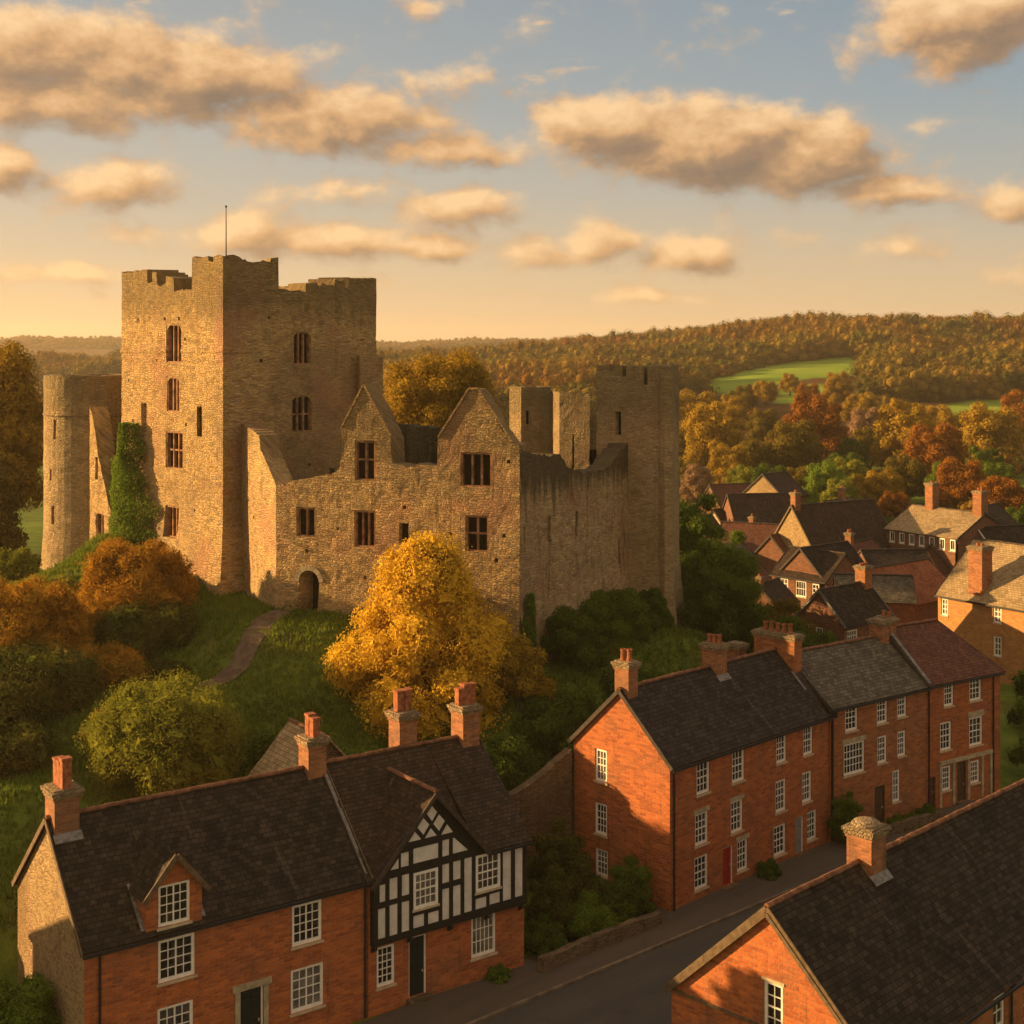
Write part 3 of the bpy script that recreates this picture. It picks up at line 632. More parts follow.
def house(name, label, cat, group, O, ang, L, D, eave, ridge, walls, roofm, ov=.28, vg=.14, z0=-2.0, front=(), left=(), right=(), doors=(), chims=(), hip_r=0.0,
          board='dark_board', gutter=True, pipes=(), ridge_tiles=True, roof_back=True, front_wall=True, left_split=False, roof_cut=None, gable_band=None, ridgemat=None, ridge_y=None):
    """gabled house; x along the front, y back. walls = (front, left, right) materials; openings (u,w,z0,z1,dict)"""
    root = empty(name, (O[0], O[1], 0), ang, label=label, cat=cat, group=group)
    Mf = frame_M((0, 0, 0), (1, 0, 0)); Ml = frame_M((0, D, 0), (0, -1, 0)); Mr = frame_M((L, 0, 0), (0, 1, 0)); Mb = frame_M((L, D, 0), (-1, 0, 0))
    ry = ridge_y or D / 2; pit = (ridge - eave) / ry
    hf = [(u - w / 2, u + w / 2, a, b) for u, w, a, b, *_ in list(front)] + [(u - w / 2, u + w / 2, a, b) for u, w, a, b, *_ in doors]
    hl = [(u - w / 2, u + w / 2, a, b) for u, w, a, b, *_ in left]; hr = [(u - w / 2, u + w / 2, a, b) for u, w, a, b, *_ in right]
    mats = {}
    def wall(Mx, top, holes, mat, uo):
        mb = mats.setdefault(mat, MB()); panel(mb, Mx, top, z0, holes, uoff=uo)
    if front_wall: wall(Mf, [(0, eave), (L, eave)], hf, walls[0], 0)
    wall(Ml, [(0, eave), (D - ry, ridge), (D, eave)], hl, walls[1], 31)
    wall(Mr, [(0, eave), (D, eave)] if hip_r else [(0, eave), (ry, ridge), (D, eave)], hr, walls[2], 57)
    wall(Mb, [(0, eave), (L, eave)], [], walls[0], 73)
    for m_, mb in mats.items(): mb.build('wall' if m_ == walls[0] else 'gable_wall', M[m_], root)
    for u, w, a, b, *k in front: sash(root, Mf, u, w, a, b, **(k[0] if k else {}))
    for u, w, a, b, *k in left: sash(root, Ml, u, w, a, b, **(k[0] if k else {}))
    for u, w, a, b, *k in right: sash(root, Mr, u, w, a, b, **(k[0] if k else {}))
    for u, w, a, b, mt, *k in doors: door(root, Mf, u, w, a, b, M[mt], *(k or [None]))
    rt = MB(); lift = .10
    ze = eave - ov * pit + lift; zr = ridge + lift; xr = L + (0 if hip_r else vg)
    if roof_cut: roof_cut(rt, ze, zr)
    else: slab(rt, (-vg, -ov, ze), (xr + (ov if hip_r else 0), -ov, ze), (xr - hip_r, ry, zr), (-vg, ry, zr))
    pb = (ridge - eave) / (D - ry); zeb = eave - ov * pb + lift
    if roof_back: slab(rt, (xr + (ov if hip_r else 0), D + ov, zeb), (-vg, D + ov, zeb), (-vg, ry, zr), (xr - hip_r, ry, zr))
    if hip_r: slab(rt, (xr + ov, -ov, ze), (xr + ov, D + ov, ze), (xr - hip_r + .02, ry, zr), (xr - hip_r, ry - .02, zr))
    roof = rt.build('roof', M[roofm], root)
    if ridge_tiles:
        rb = MB(); ridge_line(rb, (-vg, ry, zr + .02), (xr - hip_r, ry, zr + .02)); rb.build('ridge_tiles', M[ridgemat or 'ridge'], roof)
    if board:
        for x in ([-vg - .03] if hip_r else [-vg - .03, L + vg + .03]):
            vb = MB()
            vb.bar((x, -ov - .02, ze - .06), (x, ry, zr - .06), .05, .22); vb.bar((x, D + ov + .02, zeb - .06), (x, ry, zr - .06), .05, .22)
            vb.build('verge_board', M[board], root)
    if gutter:
        gb = MB(); gb.box(-vg, xr, -ov - .13, -ov - .01, ze - .18, ze - .06); gb.build('gutter', M['iron'], root)
    if pipes:
        for x in pipes:
            pb_ = MB(); pb_.lathe(x, -.10, [(.055, 0.1), (.055, eave - .12)], 8)
            for z in np.arange(1, eave, 1.8): pb_.lathe(x, -.10, [(.055, z), (.075, z + .01), (.075, z + .09), (.055, z + .1)], 8)
            pb_.bar((x, -.10, eave - .14), (x, -ov - .07, ze - .1), .09, .09, (1, 0, 0)); pb_.build('downpipe', M['iron'], root)
    for k in chims: chimney(root, **k)
    return root

D45 = math.atan2
W43 = dict(cols=3, rows=4)
# ---- near row, left: brick cottage with stone gable end
A1 = math.atan2(12.7, 17.5); O1 = Vector((-16.9, 55.3)); d1 = Vector((math.cos(A1), math.sin(A1)))
CAS = dict(cols=4, rows=4, meeting=False, wide=.13)
h1 = house('brick_cottage', 'long brick cottage with rubble stone end gable, dark tiled roof and one dormer', 'house', 'houses along the street', O1, A1, 12.86, 8.7, 6.3, 10.25,
      ('brick_a', 'stone_gable', 'brick_a'), 'slate_dark', front=[(3.85, 1.6, 4.12, 5.88, CAS), (9.84, 1.46, 4.1, 5.9, CAS), (3.8, 1.56, 1.25, 3.12, CAS), (9.85, 1.6, 1.22, 3.12, CAS)],
      doors=[(7.2, 1.1, .35, 2.9, 'door_dark', 'stone')], pipes=(.6, 12.7), board='board', ov=.2,
      chims=[dict(x=.56, y=4.35, w=1.05, d=1.25, z0=8.2, z1=11.55, pots=3, pot_h=1.25, pot_r=.17, square=True, along='y'), dict(x=12.4, y=4.35, w=.95, d=1.0, z0=9, z1=11.75, pots=2, pot_h=1.0, pot_r=.16, square=True, along='y')])
def dormer(root):
    Mf = frame_M((0, -.03, 0), (1, 0, 0)); mb = MB(); pit = (10.25 - 6.3) / 4.35
    ca, cb, cm, ez, az = 2.52, 4.94, 3.73, 7.85, 9.3
    panel(mb, Mf, [(ca, ez), (cm, az), (cb, ez)], 6.2, [(3.05, 4.42, 6.42, 8.12)])
    yb = (ez - 6.3) / pit
    for x in (ca, cb): mb.face([(x, -.03, 6.2), (x, -.03, ez), (x, yb, ez)])
    dw = mb.build('dormer', M['brick_a'], root)
    w = MB(); sash(dw, Mf, 3.735, 1.37, 6.42, 8.12, cols=4, rows=4, meeting=False, wide=.11)
    r = MB(); s = (az - ez) / (cm - ca); yr = (az - 6.3) / pit + .1; o = .22
    lo = ez - o * s + .08
    slab(r, (ca - o, -.3, lo), (ca - o, yb - o * s / pit + .1, lo), (cm, yr, az + .08), (cm, -.3, az + .08), nu=4, nv=4, amp=.015, v0=17.3)
    slab(r, (cb + o, yb - o * s / pit + .1, lo), (cb + o, -.3, lo), (cm, -.3, az + .08), (cm, yr, az + .08), nu=4, nv=4, amp=.015, v0=17.3)
    r.build('dormer_roof', M['slate_dark'], dw)
    v = MB(); v.bar((ca - o, -.33, lo - .05), (cm, -.33, az + .04), .06, .22, (0, 0, 1)); v.bar((cb + o, -.33, lo - .05), (cm, -.33, az + .04), .06, .22); v.build('dormer_verge', M['board'], dw)
    for x in (ca - .1, cb + .1):
        f = MB(); f.bar((x, .0, 6.45), (x, yb - .1, ez + .02), .16, .03, (0, -.7, .7)); f.build('flashing', M['lead'], dw)
dormer(h1)
fl = MB(); fl.bar((.56, 3.4, 9.5), (.56, 3.72, 9.79), 1.2, .03, (0, -.67, .74)); fl.build('flashing', M['lead'], h1)

# ---- half-timbered house joined to it
O2 = O1 + d1 * 12.9
def cut2(rt, ze, zr):
    pit = (10.3 - 6.3) / 4.35
    slab(rt, (-.02, -.1, 6.3 - .1 * pit + .1), (5.85, -.1, 6.3 - .1 * pit + .1), (5.85, 4.35, zr), (-.02, 4.35, zr))
    slab(rt, (5.852, -.5, 6.33), (8.85, -.5, 6.33), (8.85, 4.35, zr), (5.852, 4.35, zr))
    slab(rt, (-.15, -.62, 6.02), (-.15, .1, 6.02), (3.25, 3.75, 9.68), (3.25, -.62, 9.68), amp=.03)
    slab(rt, (6.2, .1, 6.33), (6.2, -.62, 6.33), (3.25, -.62, 9.68), (3.25, 3.75, 9.68), amp=.03)
h2 = house('timbered_house', 'half timbered house with black and white front gable above a brick ground floor', 'house', 'houses along the street', O2, A1, 8.7, 8.7, 6.3, 10.3,
      ('brick_a', 'brick_a', 'brick_a'), 'tile_brown', front=[(.92, .95, 1.2, 3.02, dict(cols=3, rows=5)), (6.32, 1.42, 1.2, 3.18, dict(cols=5, rows=3))],
      doors=[(2.62, .95, .3, 3.05, 'door_dark')], roof_cut=cut2, pipes=(), gutter=False, ridgemat='ridge',
      chims=[dict(x=4.85, y=4.95, w=1.0, d=1.05, z0=8.8, z1=12.0, pots=2, pot_h=1.05, pot_r=.17, square=True, along='x'), dict(x=8.2, y=4.35, w=1.0, d=1.1, z0=9, z1=11.95, pots=3, pot_h=1.0, pot_r=.16, square=True, along='x')])
def timber_front(root):
    Mf = frame_M((0, -.30, 0), (1, 0, 0)); Mp = frame_M((0, -.25, 0), (1, 0, 0))
    top = [(.1, 6.12), (3.25, 9.5), (6.1, 6.32), (6.11, 6.3), (8.62, 6.3)]
    rects = [(.34, .74, 3.53, 4.89), (.94, 1.38, 3.53, 4.93), (1.58, 2.0, 3.54, 4.92), (2.2, 2.8, 3.56, 4.14), (3.0, 3.6, 3.57, 4.1), (3.78, 4.18, 3.56, 5.01), (4.38, 4.82, 3.6, 5.02), (3.78, 4.18, 5.27, 6.15), (4.38, 4.82, 5.28, 6.16), (5.01, 5.46, 3.62, 6.17),
             (5.65, 6.29, 3.62, 4.13), (6.45, 7.07, 3.66, 4.18), (7.23, 7.73, 3.65, 6.16), (7.95, 8.42, 3.67, 6.16), (.94, 1.38, 5.16, 6.13), (1.59, 2.0, 5.19, 6.15), (.42, .74, 5.16, 5.95),
             (2.2, 3.58, 6.52, 7.22), (3.78, 4.18, 6.51, 7.28), (1.54, 1.98, 6.5, 7.15)]
    wins = [(2.2, 3.52, 4.43, 6.1), (5.65, 7.05, 4.43, 6.16)]
    mb = MB(); panel(mb, Mf, top, 3.3, rects + wins, depth=.055)
    mb.M = Mf; mb.box(.1, 8.62, .02, .30, 3.22, 3.298); mb.face([(.1, 0, 3.3), (.1, .3, 3.3), (.1, .3, 6.12), (.1, 0, 6.12)]); mb.face([(8.62, 0, 3.3), (8.62, .3, 3.3), (8.62, .3, 6.3), (8.62, 0, 6.3)])
    for x in (.2, 2.1, 4.3, 6.4, 8.4): mb.bar((x, -.05, 3.18), (x, .3, 2.95), .14, .16)
    tf = mb.build('timber_frame', M['timber'], root)
    p = MB(); panel(p, Mp, [(.12, 6.1), (3.25, 9.4), (6.05, 6.3), (8.6, 6.28)], 3.31, wins, depth=.02); p.build('plaster_panel', M['plaster'], tf)
    for poly in ([(3.21, 8.98), (3.48, 8.66), (3.21, 8.29), (2.93, 8.67)], [(3.59, 8.53), (3.90, 8.17), (3.59, 7.77), (3.28, 8.15)], [(2.74, 8.52), (3.05, 8.17), (2.74, 7.76), (2.42, 8.15)],
                 [(4.03, 7.98), (4.36, 7.56), (3.72, 7.56)], [(3.14, 7.98), (3.46, 7.58), (2.82, 7.58)], [(2.28, 7.98), (2.61, 7.58), (1.94, 7.58)], [(4.42, 7.28), (5.2, 6.55), (4.36, 6.55), (4.36, 7.28)], [(1.40, 6.96), (1.40, 6.51), (.98, 6.51)]):
        g = MB(Mf); f = [(u, -.012, v) for u, v in poly]; b_ = [(u, .004, v) for u, v in poly]; g.face(f)
        for i in range(len(f)): g.face([f[i], f[(i + 1) % len(f)], b_[(i + 1) % len(f)], b_[i]])
        g.build('gable_panel', M['plaster'], tf)
    for a, b, c, d in wins: sash(root, Mf, (a + b) / 2, b - a, c, d, cols=4, rows=4, wide=.12, rec=-.03, bar=.038)
    v = MB()
    for x0, x1, zz in ((-.17, 3.25, 5.97), (6.22, 3.25, 6.28)):
        v.bar((x0, -.66, zz), (x1, -.66, 9.62), .07, .19); v.bar((x0, -.60, zz - .07), (x1, -.60, 9.55), .05, .14)
    v.build('gable_verge', M['dark_board'], tf)
    r = MB(); ridge_line(r, (3.25, -.64, 9.74), (3.25, 3.7, 9.74)); r.build('gable_ridge_tiles', M['ridge'], root)
    f = MB(); f.bar((-.16, .12, 6.1), (3.1, 3.72, 9.62), .26, .03, (0, -.68, .72)); f.build('flashing', M['lead'], root)
    gt = MB(); gt.box(6.25, 8.8, -.63, -.52, 6.14, 6.25); gt.build('gutter', M['iron'], root)
timber_front(h2)
fl = MB(); fl.bar((-.05, .1, 6.47), (-.05, 4.2, 10.27), .2, .04, (0, -.68, .72)); fl.build('flashing', M['lead'], h2)

# ---- terrace on the right
AA = math.atan2(11, 11.1); OA = (8.4, 74.5)
hd = (.12, .24, 'ashlar')
V34 = dict(cols=3, rows=4)
hA = house('brick_townhouse', 'tall orange brick terrace house with sunlit gable end, slate roof and red front door', 'house', 'houses along the street', OA, AA, 15.6, 6.95, 7.95, 11.25,
      ('brick_a', 'brick_a', 'brick_a'), 'slate_purple',
      front=[(2.89, 1.15, 5.75, 7.5, V34), (6.11, 1.15, 5.7, 7.5, V34), (10.33, 1.0, 5.9, 7.5, V34), (13.1, 1.0, 5.8, 7.5, V34), (2.75, 1.15, 3.0, 4.75, dict(cols=3, rows=4, head=hd)), (5.97, 1.12, 2.9, 4.7, dict(cols=3, rows=4, head=hd)), (10.27, 1.05, 3.05, 4.9, V34), (12.97, 1.0, 3.0, 4.8, V34),
             (2.72, 1.2, .6, 2.4, V34), (6.5, 1.0, .6, 2.35, dict(cols=3, rows=4, head=hd)), (10.16, 1.2, .55, 2.3, V34), (13.5, 1.0, .6, 2.35, V34)],
      left=[(2.05, .88, 5.95, 7.75, V34), (2.05, .88, 3.0, 4.75, V34), (2.1, .92, .7, 2.2, V34)],
      doors=[(5.15, .95, .14, 2.3, 'door_red'), (12.2, .85, .14, 2.3, 'door_grey')], pipes=(.25, 15.45),
      chims=[dict(x=.5, y=3.47, w=.8, d=1.0, z0=10, z1=12.8, pots=2, pot_h=.7, along='y'), dict(x=8.5, y=3.47, w=.95, d=1.1, z0=9.6, z1=12.6, pots=3, pot_h=.6, along='y'), dict(x=15.2, y=3.6, w=.85, d=3.0, z0=8.5, z1=12.3, pots=5, pot_h=.6, along='y', mat=M['brick_b']), dict(x=14.6, y=6.3, w=.8, d=.9, z0=7, z1=11.3, pots=0)])
fl = MB(); fl.bar((8.5, 2.62, 10.58), (8.5, 2.92, 10.87), 1.15, .03, (0, -.7, .7)); fl.build('flashing', M['lead'], hA); fl = MB(); fl.bar((14.66, 1.2, 9.22), (14.66, 2.2, 10.18), .16, .03, (0, -.7, .7)); fl.build('flashing', M['lead'], hA)
AB = math.atan2(5.6, 7.55)
hB = house('brown_townhouse', 'brown brick terrace house under lichened grey slate between the slate and red tiled roofs', 'house', 'houses along the street', (19.35, 85.2), AB, 9.4, 7.0, 8.3, 10.85,
      ('brick_b', 'brick_b', 'brick_b'), 'slate_grey',
      front=[(1.99, 1.15, 6.5, 8.1, V34), (4.92, 1.0, 6.5, 8.1, V34), (6.88, .9, 6.6, 8.1, V34), (2.25, 1.95, 3.8, 5.75, dict(cols=6, rows=4, head=(.15, .3, 'ashlar'))), (4.93, .9, 4.0, 5.7, V34), (6.84, .8, 4.1, 5.7, V34), (6.3, .75, 1.3, 3.3, V34)],
      doors=[(4.7, 1.0, .14, 2.6, 'door_brown', 'dark')], pipes=(.15,), chims=[dict(x=9.0, y=3.5, w=.7, d=1.1, z0=9.5, z1=12.0, pots=0), dict(x=9.75, y=3.5, w=.62, d=1.1, z0=9.5, z1=12.1, pots=2, pot_h=.4, along='y')])
AC = math.atan2(4.1, 6.2)
hC = house('red_roof_townhouse', 'end of terrace brick house with hipped red brown tile roof and dark shopfront doorway', 'house', 'houses along the street', (26.9, 90.8), AC, 7.43, 7.0, 8.4, 11.3,
      ('brick_c', 'brick_c', 'brick_c'), 'tile_red', hip_r=2.2,
      front=[(2.16, .95, 6.6, 8.2, V34), (4.85, 1.2, 6.6, 8.2, V34), (1.86, 1.1, 3.75, 5.6, V34), (4.89, 1.35, 3.6, 5.5, dict(cols=3, rows=4, head=(.15, .4, 'ashlar'))), (1.93, .85, 1.1, 2.7, V34), (4.8, .9, 1.1, 2.6, V34)],
      doors=[(3.45, .9, .14, 2.75, 'door_brown', 'dark'), (.5, .7, .14, 2.2, 'door_brown', 'dark')], pipes=(.12, 6.6))
sf = MB()
for a in (1.3, 2.6, 4.1, 5.5, 6.4): sf.box(a - .1, a + .1, -.09, -.003, .1, 2.85)
sf.box(1.2, 6.5, -.14, -.003, 2.853, 3.1); sf.build('shopfront', M['ashlar'], hC)
fl = MB(); fl.bar((.1, -.2, 8.40), (.1, 3.4, 11.45), .26, .05, (0, -.64, .77)); fl.build('flashing', M['lead'], hC)

# ---- foreground house, right
AF = math.atan2(1, 1)
hF = house('foreground_house', 'large near house with long dark slate roof, brick gable and squat ridge chimney', 'house', 'houses along the street', (12.98, 49.62), AF, 34, 9.3, 4.5, 8.9,
      ('brick_b', 'brick_a', 'brick_b'), 'slate_dark', ov=.25, vg=.12, front=[(9.3, 1.0, 1.6, 4.1, dict(cols=2, rows=4)), (12, 1.0, 1.6, 4.1, dict(cols=2, rows=4))], left=[(4.86, .86, 4.2, 6.15, dict(cols=2, rows=4, head=(.08, .12, 'sill')))], board='board', pipes=(10.2,),
      chims=[dict(x=7.0, y=4.65, w=1.15, d=1.15, z0=7.7, z1=10.35, pots=0)])
vb = MB(); vb.bar((-.19, -.2, 4.2), (-.19, 4.65, 8.74), .05, .16); vb.bar((-.19, 9.5, 4.2), (-.19, 4.65, 8.74), .05, .16); vb.box(-.06, .0, .2, 9.1, 4.3, 4.42); vb.build('bargeboard', M['board'], hF)
fl = MB(); fl.bar((7.0, 3.78, 8.24), (7.0, 4.1, 8.55), 1.35, .03, (0, -.69, .72)); fl.build('flashing', M['lead'], hF)
cp = MB()
def dome(cx, cy, z, r, h):
    pr = [(r, z), (r * .97, z + h * .4), (r * .75, z + h * .75), (r * .4, z + h * .95), (0, z + h)]
    cp.lathe(cx, cy, pr, 12)
dome(7.0, 4.65, 10.36, .62, .3); cp.build('chimney_cowl', M['capstone'], hF)

# ---- stone tiled outbuilding behind the cottage (its ridge runs away from the street)
def outhouse():
    a = A1 + math.pi / 2; P = O1 + d1 * 18.9 + Vector((-d1.y, d1.x)) * 9.6
    house('stone_tiled_outbuilding', 'straw coloured stone tiled outbuilding roof behind the cottage ridge', 'outbuilding', None, P, a, 4.2, 5.6, 6.9, 9.8, ('garden', 'garden', 'garden'), 'tile_sand', board=None, gutter=False)
outhouse()

# ------------------------------------------------------------------ castle
class CastleWall:
    """thick rubble wall on a plan polyline, cells cut out for openings, ragged top line"""
    def __init__(s, P, thick, closed=False):
        s.P = [Vector(p) for p in P]; s.closed = closed; s.th = thick
        n = len(P); s.cum = [0.0]
        for i in range(n if closed else n - 1): s.cum.append(s.cum[-1] + (s.P[(i + 1) % n] - s.P[i]).length)
        s.L = s.cum[-1]; N = []
        for i in range(n):
            ns = []
            if closed or i > 0: d = (s.P[i] - s.P[i - 1]).normalized(); ns.append(Vector((d.y, -d.x)))
            if closed or i < n - 1: d = (s.P[(i + 1) % n] - s.P[i]).normalized(); ns.append(Vector((d.y, -d.x)))
            if len(ns) == 2:
                m_ = (ns[0] + ns[1]); m_ = m_ / m_.length; m_ = m_ / max(.35, m_.dot(ns[0]))
            else: m_ = ns[0]
            N.append(m_)
        s.N = N
    def pos(s, u):
        n = len(s.P)
        for i in range(len(s.cum) - 1):
            if u <= s.cum[i + 1] + 1e-6 or i == len(s.cum) - 2:
                t = (u - s.cum[i]) / (s.cum[i + 1] - s.cum[i]); j = (i + 1) % n
                return s.P[i].lerp(s.P[j], t), s.N[i].lerp(s.N[j], t)
    def frame(s, u):
        """frame at wall station u: x along, y inward"""
        for i in range(len(s.cum) - 1):
            if u <= s.cum[i + 1] + 1e-6 or i == len(s.cum) - 2:
                d = (s.P[(i + 1) % len(s.P)] - s.P[i]).normalized(); p = s.P[i] + d * (u - s.cum[i]); return frame_M((p.x, p.y, 0), (d.x, d.y, 0))
    def build(s, name, mat, root, z0, top, holes=(), cell=.5, batter=None, amp=.04, jag=.12, caps=True, proud=0.0, seed=0.0):
        tu = [t[0] for t in top]; tz = [t[1] for t in top]
        keys = sorted(set([0, s.L] + [c for c in s.cum] + [h[k] for h in holes for k in (0, 1)] + [t for t in tu if 0 < t < s.L]))
        us = []
        for a, b in zip(keys, keys[1:]):
            if b - a < 1e-4: continue
            k = max(1, int(round((b - a) / cell))); us += [a + (b - a) * i / k for i in range(k)]
        us.append(s.L); zm = max(tz) + jag
        vk = sorted(set([z0, zm] + [h[k] for h in holes for k in (2, 3)])); vs = []
        for a, b in zip(vk, vk[1:]):
            if b - a < 1e-4: continue
            k = max(1, int(round((b - a) / cell))); vs += [a + (b - a) * i / k for i in range(k)]
        vs.append(zm); nu, nv = len(us) - 1, len(vs) - 1
        def T(u):
            return float(np.interp(u, tu, tz)) + jag * (mnoise.noise(Vector((u * 1.9, seed, 3.3))) + .9 * mnoise.noise(Vector((u * 5.1, seed, 9.1))))
        TT = [T(u) for u in us]
        if s.closed: TT[-1] = TT[0]
        occ = [[False] * nv for _ in range(nu)]
        for i in range(nu):
            uc = (us[i] + us[i + 1]) / 2
            for j in range(nv):
                vc = (vs[j] + vs[j + 1]) / 2
                if vs[j] >= max(TT[i], TT[i + 1]) - 1e-3: continue
                if any(h[0] < uc < h[1] and h[2] < vc < h[3] for h in holes): continue
                occ[i][j] = True
        V = []; F = []; UV = []; cache = {}
        def vert(i, j, side):
            if s.closed: i = i % nu
            k = (i, j, side)
            if k in cache: return cache[k]
            u = us[i]; z = min(vs[j], TT[i]); p, n = s.pos(u)
            off = proud + (batter(z) if batter else 0)
            if side == 0:
                w = Vector((p.x * .9, p.y * .9, z * .9)); off += amp * (mnoise.noise(w) + .7 * mnoise.noise(w * 2.7))
                q = p + n * off
            else: q = p - n * s.th
            V.append((q.x, q.y, z)); cache[k] = len(V) - 1; return len(V) - 1
        def quad(idx, uv):
            if len(set(idx)) < 3: return
            F.append(tuple(idx)); UV.extend(uv)
        O = lambda i, j: occ[i % nu if s.closed else i][j] if (0 <= j < nv and (s.closed or 0 <= i < nu)) else False
        for i in range(nu):
            for j in range(nv):
                if not occ[i][j]: continue
                a, b = us[i], us[i + 1]; c, d0_, d1_ = vs[j], min(vs[j + 1], TT[i]), min(vs[j + 1], TT[i + 1])
                quad([vert(i, j, 0), vert(i + 1, j, 0), vert(i + 1, j + 1, 0), vert(i, j + 1, 0)], [(a, c), (b, c), (b, d1_), (a, d0_)])
                quad([vert(i + 1, j, 1), vert(i, j, 1), vert(i, j + 1, 1), vert(i + 1, j + 1, 1)], [(b + 50, c), (a + 50, c), (a + 50, d0_), (b + 50, d1_)])
                th = s.th
                if not O(i, j + 1): quad([vert(i, j + 1, 0), vert(i + 1, j + 1, 0), vert(i + 1, j + 1, 1), vert(i, j + 1, 1)], [(a, d0_), (b, d1_), (b, d1_ + th), (a, d0_ + th)])
                if j > 0 and not O(i, j - 1): quad([vert(i, j, 0), vert(i, j, 1), vert(i + 1, j, 1), vert(i + 1, j, 0)], [(a, c), (a, c - th), (b, c - th), (b, c)])
                if not O(i - 1, j) and (caps or i > 0): quad([vert(i, j, 1), vert(i, j, 0), vert(i, j + 1, 0), vert(i, j + 1, 1)], [(a - th, c), (a, c), (a, d0_), (a - th, d0_)])
                if not O(i + 1, j) and (caps or i < nu - 1): quad([vert(i + 1, j, 0), vert(i + 1, j, 1), vert(i + 1, j + 1, 1), vert(i + 1, j + 1, 0)], [(b, c), (b + th, c), (b + th, d1_), (b, d1_)])
        me = bpy.data.meshes.new(name); me.from_pydata(V, [], F); l = me.uv_layers.new(name='UVMap'); l.data.foreach_set('uv', [c for p in UV for c in p]); me.materials.append(mat); me.validate(); me.update()
        return link(name, me, root, True)

def castle_window(root, Mx, a, b, z0, z1, lights=2, transom=None, arch=False, rec=.18, mat='redstone', fw=.13):
    """mullioned stone window with a dark sheet behind its lights, in a wall frame"""
    Mw = Matrix.Translation(-Vector(root.location)) @ Mx
    mb = MB(Mw); y0, y1 = rec, rec + .25
    mb.box(a, a + fw, y0 - .12, y1, z0, z1); mb.box(b - fw, b, y0 - .12, y1, z0, z1); mb.box(a + fw, b - fw, y0 - .12, y1, z0, z0 + fw * .7); mb.box(a + fw, b - fw, y0 - .12, y1, z1 - fw, z1)
    ia, ib = a + fw, b - fw; w = (ib - ia) / lights
    for k in range(1, lights): mb.box(ia + w * k - fw / 2, ia + w * k + fw / 2, y0, y1 - .01, z0 + fw * .7, z1 - fw)
    for t in (transom or []): mb.box(ia, ib, y0 + .02, y1 - .02, z0 + (z1 - z0) * t - .06, z0 + (z1 - z0) * t + .06)
    if arch:
        zt = z1 - fw
        for k in range(lights):
            c0, c1 = ia + w * k, ia + w * (k + 1); cm = (c0 + c1) / 2; hr = min((c1 - c0) * .62, (z1 - z0) * .35)
            for sgn, e in ((-1, c0), (1, c1)):
                pts = [(e, zt)] + [(cm + sgn * (c1 - c0) / 2 * math.cos(t), zt - hr + hr * math.sin(t)) for t in np.linspace(0, math.pi / 2, 5)]
                mb.face([(u, y0 + .02, v) for u, v in pts])
    w_ = mb.build('window', M[mat], root)
    if arch:
        q = MB(Mw); cm = (a + b) / 2; hr = (b - a) * .36
        for sgn, e in ((-1, a), (1, b)):
            pts = [(e, z1)] + [(cm + sgn * (b - a) / 2 * math.cos(t), z1 - hr + hr * math.sin(t)) for t in np.linspace(0, math.pi / 2, 7)]
            q.face([(u, .035, v) for u, v in pts])
        q.build('arch_head', M['keep'], w_)
    g = MB(Mw); g.face([(a + .02, y1 - .03, z0 + .02), (b - .02, y1 - .03, z0 + .02), (b - .02, y1 - .03, z1 - .02), (a + .02, y1 - .03, z1 - .02)]); g.build('opening', M['dark_sheet'], w_)  # dark sheet painted in place of the interior shade
def slit(root, Mx, a, b, z0, z1, rec=.4, arch=False):
    Mw = Matrix.Translation(-Vector(root.location)) @ Mx
    g = MB(Mw); g.face([(a - .02, rec, z0 - .02), (b + .02, rec, z0 - .02), (b + .02, rec, z1 + .02), (a - .02, rec, z1 + .02)])
    o = g.build('slit_window', M['dark_sheet'], root)  # black sheet in the slit, painted as the shade within
    if arch:
        q = MB(Mw); cm = (a + b) / 2; hr = (b - a) * .6
        for sgn, e in ((-1, a), (1, b)):
            pts = [(e, z1)] + [(cm + sgn * (b - a) / 2 * math.cos(t), z1 - hr + hr * math.sin(t)) for t in np.linspace(0, math.pi / 2, 5)]
            q.face([(u, .10, v) for u, v in pts])
        q.build('arch_head', M['ashlar'], o)

# great tower
KW = CastleWall([(-31.3, 112.25), (-21.06, 102.0), (-10.88, 112.18), (-21.13, 122.42)], 2.2, True)
kroot = empty('castle_keep', (-21.1, 112.2, 13), label='great square castle keep with battered base, ragged battlements and sunlit left face', cat='castle keep')
Lk = 14.49
def kl(t): return Lk - t
ktop = []
for t0, t1, z in [(14.49, 10.6, 36.25), (10.5, 9.85, 35.2), (9.8, 9.2, 36.05), (9.1, 7.9, 35.0), (7.8, 6.75, 35.6), (6.65, 4.2, 34.5), (4.12, 2.0, 36.9), (1.9, 1.3, 36.5), (1.22, 0, 36.95)]: ktop += [(kl(t0), z), (kl(t1), z)]
for a, b, z in [(.01, 1.4, 36.9), (1.45, 4.15, 36.6), (4.2, 4.88, 36.9), (4.93, 7.4, 34.55), (7.46, 8.55, 35.2), (8.65, 8.9, 34.8), (9.0, 10.15, 35.1), (10.26, 11.2, 35.55), (11.3, 11.6, 34.9), (11.68, 14.39, 35.7)]: ktop += [(Lk + a, z), (Lk + b, z)]
u0 = Lk + 14.4
for a, b, z in [(.02, 2.4, 35.7), (2.5, 4, 34.6), (4.1, 6.2, 35.4), (6.3, 8, 34.7), (8.1, 10, 35.3), (10.1, 14.4, 35.4), (14.6, 17, 35.3), (17.1, 19, 34.7), (19.1, 21, 35.3), (21.1, 25, 34.7), (25.2, 28.9, 36.2)]: ktop += [(u0 + a, z), (min(u0 + b, KW.L), z)]
